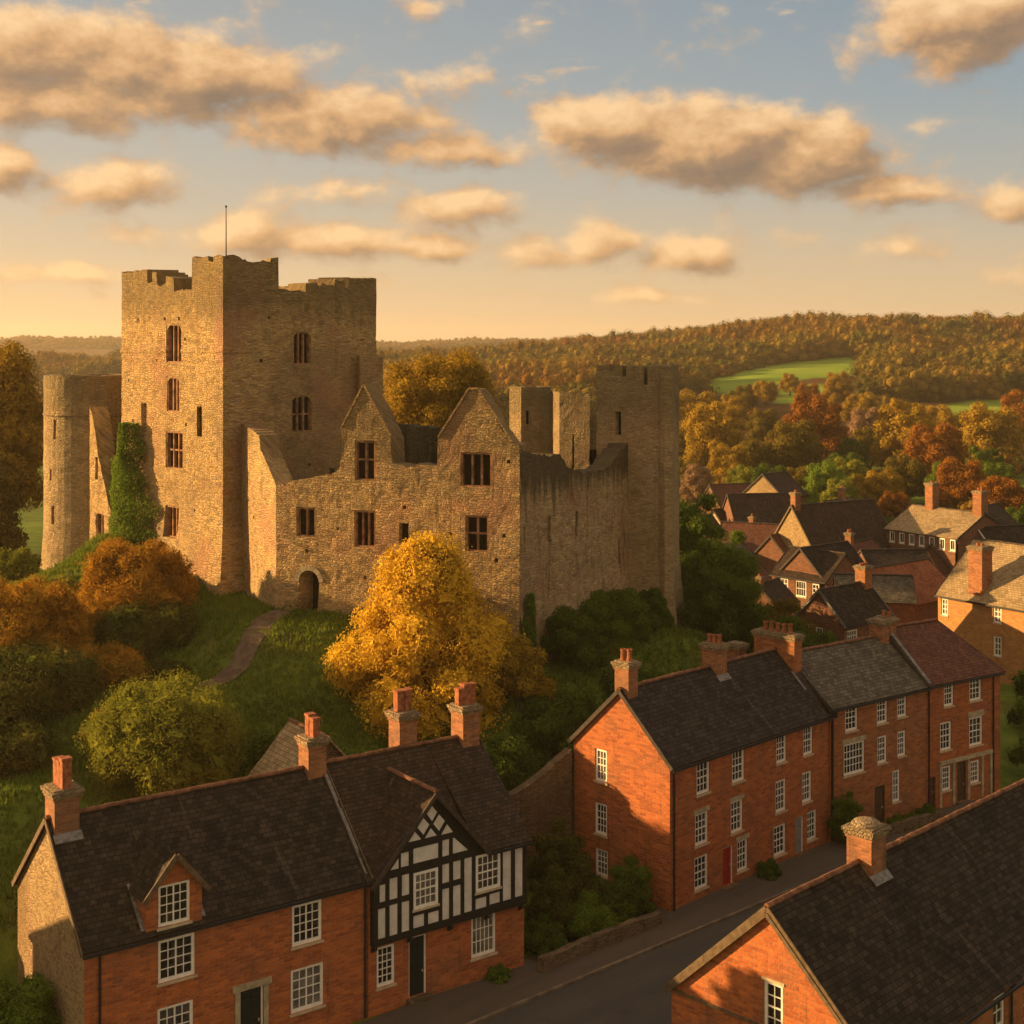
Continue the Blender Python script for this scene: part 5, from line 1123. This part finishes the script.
def trunk_obj(parent, base_z, H, r, seed, spread):
    rr = random.Random(seed); mb = MB(); tube(mb, [(0, 0, base_z), (r * .3, 0, H * .2), (0, r * .3, H * .5), (0, 0, H * .8)], [r * 1.35, r, r * .7, r * .3])
    for k in range(6):
        a = k * 2.4 + rr.uniform(-.4, .4); z0 = H * rr.uniform(.22, .5); e = spread * rr.uniform(.5, .8)
        tube(mb, [(0, 0, z0), (math.cos(a) * e * .5, math.sin(a) * e * .5, z0 + H * .18), (math.cos(a) * e, math.sin(a) * e, z0 + H * .32)], [r * .5, r * .32, r * .1], 5)
    return mb.build('trunk', M['bark'], parent)
def tree(name, label, cat, x, y, R_, H, clear, mat, seed, n=3500, size=.2, group=None, nl=14, sink=0.0, shell=.45, rough=.16, z=None, pointed=False):
    z = g1(x, y) if z is None else z; e = empty(name, (x, y, z - sink), label=label, cat=cat, group=group)
    if clear >= 0: trunk_obj(e, -.6, clear + H * .75, max(.06, R_ * .055), seed, R_ * .7)
    me = crown_mesh('crown', [(a, b, c + max(clear, 0), d, f, g_) for a, b, c, d, f, g_ in make_lobes(R_, H, seed, nl, pointed=pointed)], n, size, mat, seed, shell, rough)
    link('crown' if clear >= 0 else 'foliage', me, e); return e

# the golden tree below the range
tree('autumn_tree', 'large golden yellow autumn tree in front of the castle range', 'tree', -5.4, 87.2, 6.5, 12.0, .4, L_YEL, 3, 74000, .09, nl=44, z=6.2, shell=.5, rough=.28, pointed=True)
tree('small_autumn_tree', 'smaller dull gold tree at the right foot of the golden tree', 'tree', .3, 85.4, 2.1, 3.6, .5, L_GOLDV, 8, 20000, .085, nl=12)
tree('courtyard_tree', 'round rusty gold tree rising behind the two gables', 'tree', -7.9, 151, 7.2, 14.2, 3.2, L_GOLDV, 5, 60000, .13, nl=30, z=12.4, rough=.16)
tree('old_oak_tree', 'tall dark gold tree at the left beside the round tower', 'tree', -50.5, 133, 6.8, 17, 2, L_GOLDV, 6, 50000, .14, nl=30, z=12)
tree('shaded_tree', 'dark olive tree in front of the tall gold tree left of the round tower', 'tree', -47.5, 124, 4.5, 9.5, .5, L_OLIVE, 16, 12000, .2, nl=18, z=11)
def shrub(name, label, px, py, R_, H, mat, seed, n=6000, size=.11, cat='shrub', group=None, xy=None, sink=.25, **k):
    x, y = xy or hit(px, py); return tree(name, label, cat, x, y, R_, H, -1, mat, seed, n, size, group, sink=sink, **k)
shrub('orange_shrub', 'large orange and green shrub below the keep and its ivy', 150, 640, 3.9, 4.9, L_ORGMIX, 21, 60000, .065, xy=(-25.9, 97.0), nl=34, rough=.34)
shrub('shadow_shrub', 'dark green thicket at the foot of the orange shrub', 160, 670, 3.3, 2.4, L_BRAM, 22, 32000, .07, xy=(-24.0, 92.5), nl=30, rough=.34)
shrub('rusty_thicket', 'wide rust orange thicket at the left edge of the mound', 25, 680, 4.3, 5.0, L_ORGMIX, 23, 60000, .065, xy=(-31.2, 88.5), nl=34, rough=.34)
shrub('brown_thicket', 'brown green thicket in the hollow below the rust orange thicket', 20, 740, 4.4, 3.2, L_BRAM, 24, 40000, .07, xy=(-28.6, 82.0), nl=34, rough=.34)
shrub('yellow_sprig_shrub', 'yellow green bush topping the rust thicket near the round tower', 25, 590, 2.0, 3.2, L_YGR, 25, 6000, .1, xy=(-38.5, 108.5))
shrub('yellow_green_shrub', 'big yellow green willowy bush behind the cottage roof', 180, 760, 4.4, 5.2, L_YGR, 26, 66000, .06, xy=(-18.9, 76.0), nl=34, rough=.34)
shrub('little_orange_shrub', 'small orange bush left of the yellow green willowy bush', 115, 745, 1.9, 2.8, L_ORG, 27, 12000, .07, xy=(-22.3, 79.0))
shrub('dark_shrub', 'dark green bush right of the yellow green willowy bush', 240, 770, 3.2, 4.2, L_DGRN, 28, 26000, .075, xy=(-12.0, 76.8))
shrub('gable_shrub', 'bright green bush against the rubble stone gable', 10, 1000, 2.6, 3.4, L_BRT, 29, 24000, .06, xy=(-20.6, 57.6))
for i, (nm, lb, x, y, r_, h_, mt) in enumerate([('rust_scrub', 'low rust scrub between the two orange shrubs on the mound', -29.0, 93.5, 2.4, 2.2, L_ORGMIX), ('golden_scrub', 'yellow green scrub on the grass under the round tower', -33.5, 101.5, 2.2, 1.9, L_YGR), ('hollow_scrub', 'low mixed scrub in the hollow above the willowy bush', -25.2, 86.5, 2.6, 1.8, L_ORGMIX), ('edge_scrub', 'green scrub at the left edge below the brown thicket', -27.5, 76.0, 2.8, 2.2, L_BRAM), ('keep_foot_scrub', 'dry brown scrub against the battered foot of the keep', -24.2, 101.0, 1.5, 1.3, L_ORGMIX), ('slope_scrub', 'small green scrub on the open slope left of the path', -21.8, 88.2, 1.5, 1.1, L_BRAM)]):
    shrub(nm, lb, 0, 0, r_, h_, mt, 130 + i, 15000, .06, xy=(x, y), nl=26, rough=.36)
def ivy(name, label, P0, U, w, z0, z1, mat, n, seed, thick=.5, taper=True):
    e = empty(name, (P0[0], P0[1], z0), label=label, cat='ivy'); U = Vector(U).normalized(); nrm = Vector((U.y, -U.x))
    u = RNG.random(n) * 2 - 1; v = RNG.random(n)
    hw = w / 2 * (1 - .75 * v ** 1.6 if taper else 1 + 0 * v) * (1 + .28 * np.sin(v * 11 + seed + u * 2) + .2 * np.sin(v * 31 + 2 * u)) * np.where(RNG.random(n) < .1, RNG.uniform(1, 1.35, n), 1); dep = thick * (1 - u ** 2) * (1 - .4 * v) * RNG.random(n) ** .5
    C = np.stack([U.x * u * hw + nrm.x * dep, U.y * u * hw + nrm.y * dep, v * (z1 - z0)], 1); nn = np.array([nrm.x, nrm.y, .35]) + unit(n) * .7; nn /= np.linalg.norm(nn, axis=1, keepdims=True)
    V = leaf_quads(C, nn, .085); link('foliage', np_mesh('foliage', V, np.arange(len(V)).reshape(-1, 4), mat, np.repeat(RNG.random(n), 4)), e)
pk = KW.pos(kl(12.3))[0]
ivy('keep_ivy', 'tall green ivy column climbing the left face of the keep', (pk.x - .2, pk.y - .3), (.707, -.707), 6.4, 13.4, 24.3, L_BRT, 26000, 2, 1.9)
pi_ = WW.pos(.8)[0]
ivy('corner_ivy', 'green ivy sheet hanging beside the corner of the range', (pi_.x + .2, pi_.y - .1), (8.4, 17, 0), 2.6, 7.5, 14.2, L_GRN, 12000, 3, .7)
SH = [('corner_shrub', 'dark rounded bush under the ivied range corner', 4.2, 92.5, 2.5, 4.4, L_DGRN), ('wall_foot_shrub', 'green bush at the foot of the curtain wall', 7.4, 100.5, 2.4, 3.6, L_GRN), ('tower_foot_shrub', 'spreading green bush at the foot of the square tower', 9.6, 103.4, 2.2, 2.8, L_DGRN),
      ('bank_shrub', 'bushy green tree on the bank right of the square tower', 16.5, 108, 3.4, 7.0, L_DGRN), ('bank_tree', 'tall leafy tree against the right side of the square tower', 17.0, 116, 4.0, 9.5, L_GRN), ('lower_bank_tree', 'broad dark tree low on the bank above the terrace roofs', 20.5, 110, 4.0, 6.0, L_DGRN),
      ('bank_top_tree', 'leafy green tree squeezed between square tower and first town roofs', 15.4, 121, 3.6, 10.0, L_GRN), ('far_bank_tree', 'olive tree on the bank beside the first town roofs', 22.5, 122, 4.4, 7.5, L_OLIVE), ('bank_edge_shrub', 'rounded green tree below the bank beside the white windowed cottage', 26.5, 124, 3.6, 5.2, L_GRN), ('back_bank_tree', 'tall green tree behind the square tower', 18.6, 128, 4.4, 9.0, L_GRN),
      ('terrace_back_shrub', 'dark green bush behind the slate terrace roof', 8.0, 92, 3.2, 4.0, L_DGRN), ('yard_shrub', 'dark green bush behind the tall garden wall', -1.0, 80.2, 3.0, 4.6, L_DGRN), ('back_yard_shrub', 'dark bush between garden wall and golden tree', 3.0, 84.5, 2.8, 3.8, L_DGRN)]
for i, (nm, lb, x, y, r_, h_, mt) in enumerate(SH): shrub(nm, lb, 0, 0, r_, h_, mt, 60 + i, 24000, .085, xy=(x, y), nl=14, cat='tree' if 'tree' in nm else 'shrub')
NS = [('side_garden_shrub', 'tall brown green shrub beside the right end of the timbered house', 2.0, 71.2, 1.5, 3.6, L_BRAM), ('inner_garden_shrub', 'brown green shrub filling the gap under the tall garden wall', 2.6, 74.8, 2.0, 4.0, L_BRAM), ('gable_foot_shrub', 'round dark shrub at the foot of the sunlit brick gable', 6.3, 74.2, 1.45, 3.2, L_GRN), ('bright_garden_shrub', 'bright green low shrub on the bank by the pavement', 3.6, 71.6, 1.7, 2.0, L_BRT),
      ('corner_garden_shrub', 'dark green shrub low on the bank next to the timbered house', 1.6, 69.6, 1.2, 1.9, L_DGRN), ('low_garden_shrub', 'small dark shrub between the bright shrub and the brick gable', 5.2, 72.8, 1.1, 1.7, L_DGRN),
      ('door_shrub', 'small dark bush beside the red front door', 14.6, 79.6, .75, 1.1, L_DGRN), ('terrace_ivy_shrub', 'tall clipped green bush against the brown brick terrace house', 20.3, 84.9, 1.15, 3.5, L_GRN), ('step_shrub', 'low green bush by the brown plank door', 24.0, 87.4, .8, 1.0, L_GRN), ('shopfront_shrub', 'low green bush in front of the hipped end house', 26.4, 89.1, .9, 1.1, L_DGRN), ('second_step_shrub', 'low spreading bush between the brown door and the downpipe', 25.2, 88.2, .8, .9, L_GRN),
      ('street_end_tree', 'leafy green tree at the far end of the terrace', 37.2, 97.6, 2.6, 7.0, L_GRN), ('street_end_shrub', 'dark green bush under the amber house', 41.5, 108, 3.4, 5.4, L_DGRN), ('roadside_shrub', 'yellow green bush beside the near gable at the bottom edge', 5.2, 53.6, 1.15, 1.5, L_YGR), ('cottage_foot_plant', 'small green plant under the window of the timbered house', -.6, 66.6, .6, .9, L_GRN)]
for i, (nm, lb, x, y, r_, h_, mt) in enumerate(NS): shrub(nm, lb, 0, 0, r_, h_, mt, 90 + i, 11000, .058, xy=(x, y), nl=12, cat='tree' if 'tree' in nm else 'shrub', sink=.1)

# rough grass and brambles over the mound: nobody could count them
HOUSE_LINES = [([(-16.9, 55.3), (.7, 68)], 9.2, -1), ([OA, (19.5, 85.5)], 7.4, -1)]
def mound_pts(n, x0, x1, y0, y1):
    x = RNG.uniform(x0, x1, n); y = RNG.uniform(y0, y1, n)
    ok = dline(x, y, PATH) > .85
    ok &= dline(x, y, ROAD_C) > 6.6
    KP = [tuple(p) for p in KW.P]; ok &= ~inpoly(x, y, KP)
    ok &= ~inpoly(x, y, [(-20, 103.3), (-16.1, 95.5), (.5, 90), (8.95, 107.1), (13.2, 110.9), (6, 126), (-12, 118)])
    ok &= np.hypot(x - rc[0], y - rc[1]) > 4.2
    def hp(O, a, L, D): c, s = math.cos(a), math.sin(a); return [(O[0], O[1]), (O[0] + c * L, O[1] + s * L), (O[0] + c * L - s * D, O[1] + s * L + c * D), (O[0] - s * D, O[1] + c * D)]
    for P in (hp(O1, A1, 21.6, 8.7), hp(OA, AA, 15.6, 6.95), hp((19.35, 85.2), AB, 9.4, 7), hp((26.9, 90.8), AC, 7.4, 7)): ok &= ~inpoly(x, y, P)
    return x[ok], y[ok]
def tufts(name, label, cat, n, box, hgt, mat, blades=4, w=.05, cond=None):
    x, y = mound_pts(n, *box)
    if cond is not None: k = cond(x, y); x, y = x[k], y[k]
    z = ground(x, y); C = np.repeat(np.stack([x, y, z], 1), blades, 0); m = len(C); C[:, :2] += RNG.normal(size=(m, 2)) * .12
    a = RNG.uniform(0, 6.28, m); h = hgt * RNG.uniform(.45, 1.3, m); lean = RNG.normal(size=(m, 2)) * .35 * h[:, None]
    dx = np.stack([np.cos(a), np.sin(a), 0 * a], 1) * (w * RNG.uniform(.7, 1.5, m))[:, None]
    tip = C + np.stack([lean[:, 0], lean[:, 1], h], 1)
    V = np.stack([C - dx, C + dx, tip], 1).reshape(-1, 3); V[:, 2] -= .03
    me = np_mesh(name, V, np.arange(len(V)).reshape(-1, 3), mat, np.repeat(RNG.random(len(x)), blades * 3))
    prop(link(name, me), label, cat, kind='stuff')
tufts('rough_grass', 'rough grass covering the slopes of the castle mound', 'grass', 75000, (-48, 16, 64, 117), .34, L_GRASS, 4, .055)
def brambles():
    n = 260000; x, y = mound_pts(n, -46, 30, 64, 128)
    f = np.array([mnoise.noise(Vector((a * .17, b * .17, 2.0))) for a, b in zip(x, y)])
    right = (x > 0.5) | ((y < 80) & (x > -14) & (y > 70)); far_left = (x < -40)
    bank = np.clip(f * 1.6 + np.where(right, .75, -.25) + np.where(far_left, .3, 0) + np.where((x < -21.5) & (y > 76) & (y < 101) & (x > -38), .45, 0), 0, 1)
    k = RNG.random(len(x)) < bank * .85; x, y, f, bank = x[k], y[k], f[k], bank[k]
    hmp = np.array([mnoise.noise(Vector((a * .6, b * .6, 7.0))) for a, b in zip(x, y)])
    z = ground(x, y) + bank * (.25 + .6 * np.clip(.5 + hmp, 0, 1.4)) * RNG.random(len(x)) ** .6
    C = np.stack([x, y, z], 1); nn = np.array([0, -.2, .8]) + unit(len(x)) * .8; nn /= np.linalg.norm(nn, axis=1, keepdims=True)
    V = leaf_quads(C, nn, .10); me = np_mesh('bramble_cover', V, np.arange(len(V)).reshape(-1, 4), L_BRAM, np.repeat(RNG.random(len(x)), 4))
    prop(link('bramble_cover', me), 'low brambles and weeds matted over the castle bank', 'ground cover', kind='stuff')
brambles()

# trees of the valley: each its own
UNIT = {}
def unit_crown(v, mat):
    k = (v, mat.name)
    if k not in UNIT:
        H = [1.9, 2.2, 1.7, 2.5, 1.5][v]; UNIT[k] = crown_mesh('crown', make_lobes(1.0, H, 200 + v, 18 + v * 2), 13000, .034, mat, 300 + v, .30, .15, mess=.5)
    return UNIT[k]
TR = {}
def vtree(label, px, ybase, wpx, mat, v, hk=1.0, y0=150, name='valley_tree', bare=False):
    x, y = hit(px, ybase, y0); R_ = wpx * (1.14 if y < 400 else .88) * y / F_PX / 2; z = g1(x, y)
    e = empty(name, (x, y, z), random.uniform(0, 6.28), label=label, cat='tree', group='trees in the valley beyond the town')
    if v not in TR:
        o = trunk_obj(e, -.1, 1.6, .07, v, .7); TR[v] = o.data
    else: o = link('trunk', TR[v], e)
    o.scale = (R_, R_, R_)
    c = link('crown', unit_crown(v, mat), e); c.scale = (R_, R_, R_ * hk); c.location.z = R_ * .18
VT = [('golden tree left of the others just right of the square tower', 694, 452, 52, L_GOLDV, 0), ('large golden tree beside the square tower, above the bare pink tree', 716, 478, 58, L_GOLDV, 1), ('olive tree between the large golden tree and the dark conifer', 753, 488, 46, L_OLIVE, 2), ('broad golden olive tree above the lone stone house', 793, 486, 56, L_OLIVE, 0), ('tallest dark orange tree in the middle of the valley', 815, 474, 62, L_RUST, 1), ('dark green conifer between two golden crowns', 852, 486, 32, L_DGRN, 3),
      ('large golden tree right of the dark conifer', 906, 478, 60, L_GOLDV, 1), ('big rust orange tree above the two chimneys', 936, 492, 58, L_RUST, 0), ('round bright green tree beside the lone stone house', 824, 516, 46, L_BRT, 0), ('round orange tree right of the bright green one', 871, 515, 42, L_GOLDV, 4), ('rust tree behind the chimneyed long house', 960, 518, 50, L_RUST, 0), ('rust red tree at the right edge above the town', 1004, 530, 50, L_RUST, 2), ('pale pink bare tree beside the square tower', 697, 512, 32, L_PINK, 3), ('little yellow green tree above the leftmost roofs', 742, 504, 32, L_YGR, 0),
      ('small round orange tree standing on the upper field', 790, 396, 25, L_GOLDV, 0), ('orange tree left of the lower small field', 765, 405, 32, L_GOLDV, 4), ('orange tree at the edge of the lower small field', 808, 412, 32, L_RUST, 0), ('tall gold tree right of the lower small field', 838, 410, 38, L_GOLDV, 1), ('wide gold tree under the tall gold one', 861, 427, 42, L_GOLDV, 2), ('small olive tree by the left end of the right field', 905, 413, 28, L_OLIVE, 0), ('pinkish brown tree in front of the wide gold one', 866, 450, 36, L_PINK, 0), ('gold orange tree below the right field', 990, 470, 62, L_GOLDV, 2), ('rust tree at the right edge under the field', 1024, 450, 50, L_RUST, 0), ('gold tree left of the big olive crown', 733, 440, 44, L_GOLDV, 1), ('olive tree behind the large golden ones', 764, 447, 42, L_OLIVE, 0),
      ('green tree peeping over the leftmost roof', 716, 520, 28, L_GRN, 2), ('dark olive tree behind the bright green round one', 846, 500, 40, L_DGRN, 0), ('olive tree between the two rust trees', 905, 505, 46, L_OLIVE, 2), ('dark tree in the shade right of the rust tree', 985, 505, 44, L_DGRN, 1), ('orange bush tree behind the steep gabled house', 895, 522, 30, L_RUST, 4), ('green gold tree low beside the bare pink tree', 682, 500, 34, L_OLIVE, 0), ('dark green tree behind the lone stone house', 770, 512, 40, L_DGRN, 0), ('gold tree on the slope above the dark conifer', 870, 470, 40, L_OLIVE, 2), ('dark green tree at far right below the rust ones', 1020, 545, 36, L_DGRN, 2), ('gold tree above the right hand trees', 955, 462, 44, L_GOLDV, 0)]
VT += [('yellow green tree right behind the steep gabled roof', 842, 524, 38, L_YGR, 0), ('gold tree filling the gap left of the long pale roof', 882, 512, 40, L_GOLDV, 2), ('green tree between the two chimneys of the long house', 948, 510, 40, L_GRN, 0), ('yellow tree behind the big brown roof at the left', 728, 492, 40, L_GOLDV, 0), ('yellow green tree right of the bright round one', 850, 505, 44, L_YGR, 2), ('dark gold tree under the bend of the left field', 742, 425, 40, L_OLIVE, 1), ('gold tree in the wood edge under the right field', 935, 440, 46, L_GOLDV, 4), ('rust tree at the wood edge beyond the gold pair', 895, 440, 40, L_RUST, 2), ('olive tree in the far gap by the square tower', 690, 475, 40, L_OLIVE, 2), ('green tree low behind the long house gable', 998, 512, 38, L_GRN, 1), ('gold green tree in the dip behind the lone stone house', 800, 508, 42, L_OLIVE, 4)]
for t in VT: vtree(*t)

# the far woods on the hills read as one mass
def woods():
    V = []; rn = []
    n = 14000; y = np.concatenate([RNG.uniform(400, 1120, n), RNG.uniform(1120, 1250, 900), RNG.uniform(2300, 2700, 1500), RNG.uniform(238, 500, 260)]); x = (RNG.uniform(-60, 1130, len(y)) - 512) / 1400 * y
    px = 512 + 1400 * x / y
    ok = ~infield(x, y); ok &= (px > 340) | (y > 900); ok &= (y > 470) | (px > 660); ok &= (y > 560) | (px < 660) | (np.arange(len(y)) >= len(y) - 260)
    for f in FIELDS_W:                                  # the grazed strip below each field is nearly treeless
        for k in (15, 30, 45, 60, 80, 100): ok &= ~((y < 1000) & inpoly(x * (1 + k / y), y + k, f) & (RNG.random(len(y)) < .97))
    x, y = x[ok], y[ok]
    cellk = {}; keep = []
    for i in range(len(x)):                             # crowns keep their distance
        g_ = 5.5 if (y[i] < 470 and 512 + 1400 * x[i] / y[i] > 660) else 10.5; k = (int(x[i] // g_), int(y[i] // g_), g_)
        if k in cellk: continue
        cellk[k] = 1; keep.append(i)
    x, y = x[keep], y[keep]; z = ground(x, y); N = len(x); und = np.sin(x * .047 + 1.7 * np.sin(y * .031)) + np.sin(y * .061 + 1.3 * np.sin(x * .023)); Rr = RNG.uniform(7.0, 13.0, N) * np.where(RNG.random(N) < .2, 1.2, 1.0) * np.where(y > 2000, 1.6, 1.0) * np.where((y < 500) & (512 + 1400 * x / y > 660), .34, 1.0); Hh = np.minimum(Rr * 1.6, 11 + 2.4 * und + RNG.uniform(-3.0, 4.0, N))
    def ico(sub):
        import bmesh
        bm = bmesh.new(); bmesh.ops.create_icosphere(bm, subdivisions=sub, radius=1); v_ = np.array([tuple(q.co) for q in bm.verts]); f_ = np.array([[q.index for q in f.verts] for f in bm.faces]); bm.free(); return v_, f_
    iv, if_ = ico(1); iv = iv / np.linalg.norm(iv, axis=1, keepdims=True) * .66; base = []
    for v in range(5):
        lob = make_lobes(1.0, 1.0, 400 + v, 12, .75); PV = []; PF = []; o = 0
        for k, l in enumerate(lob):
            w = 1 + .10 * wob(iv, 600 + v * 20 + k, 3) + .12 * wob(iv, 900 + v * 20 + k, 8); PV.append(np.array(l[:3]) + iv * w[:, None] * np.array(l[3:6])); PF.append(if_ + o); o += len(iv)
        C, Nn = crown_pts(lob, 1900, 500 + v, .18, .17); nn = Nn + unit(len(C)) * .6; nn /= np.linalg.norm(nn, axis=1, keepdims=True)
        q = leaf_quads(C, nn, .047).reshape(-1, 4, 3)[:, :3].reshape(-1, 3); PV.append(q); PF.append(np.arange(len(q)).reshape(-1, 3) + o)
        base.append((np.concatenate(PV), np.concatenate(PF)))
    FF = []; off = 0
    for i in range(N):
        B, Fq = base[i % 5]
        a = RNG.uniform(0, 6.28); c, s_ = math.cos(a), math.sin(a)
        P = np.empty_like(B); P[:, 0] = (B[:, 0] * c - B[:, 1] * s_) * Rr[i] + x[i]; P[:, 1] = (B[:, 0] * s_ + B[:, 1] * c) * Rr[i] + y[i]; P[:, 2] = B[:, 2] * Hh[i] + z[i] - .5
        V.append(P); FF.append(Fq + off); off += len(B); t = np.clip(.5 + .42 * math.sin(x[i] * .021 + 2 * math.sin(y[i] * .017)) + RNG.normal() * .2, 0, 1); t = RNG.uniform(0, .3) if Rr[i] < 6.5 else t; rn.append(np.clip(t + RNG.normal(size=len(B)) * .05, 0, 1))
    V = np.concatenate(V); FF = np.concatenate(FF); me = np_mesh('hillside_wood', V, FF, L_FOR, np.concatenate(rn)); me.polygons.foreach_set('use_smooth', [True] * len(me.polygons))
    prop(link('hillside_wood', me), 'rust and orange autumn woodland covering the far hills', 'woodland', kind='stuff'); print('WOOD', N, len(FF))
woods()

# ------------------------------------------------------------------ air
def haze():
    mb = MB(); mb.box(-5200, 5200, -320, 6100, -6, 130); m = bpy.data.materials.new('haze_air'); m.use_nodes = True; m.node_tree.nodes.clear(); N = NT(m.node_tree)
    v = N.n('ShaderNodeVolumePrincipled'); v.inputs['Color'].default_value = (.95, .80, .58, 1); v.inputs['Density'].default_value = .00013; v.inputs['Anisotropy'].default_value = .35
    o = N.n('ShaderNodeOutputMaterial'); N.put(o.inputs['Volume'], v.outputs[0])
    prop(mb.build('haze', m), 'thin warm evening haze over the valley', 'haze', kind='stuff')
haze()
S.cycles.volume_bounces = 0; S.cycles.max_bounces = 6; S.cycles.diffuse_bounces = 3; S.cycles.glossy_bounces = 2; S.cycles.transparent_max_bounces = 8
S.cycles.use_denoising = True
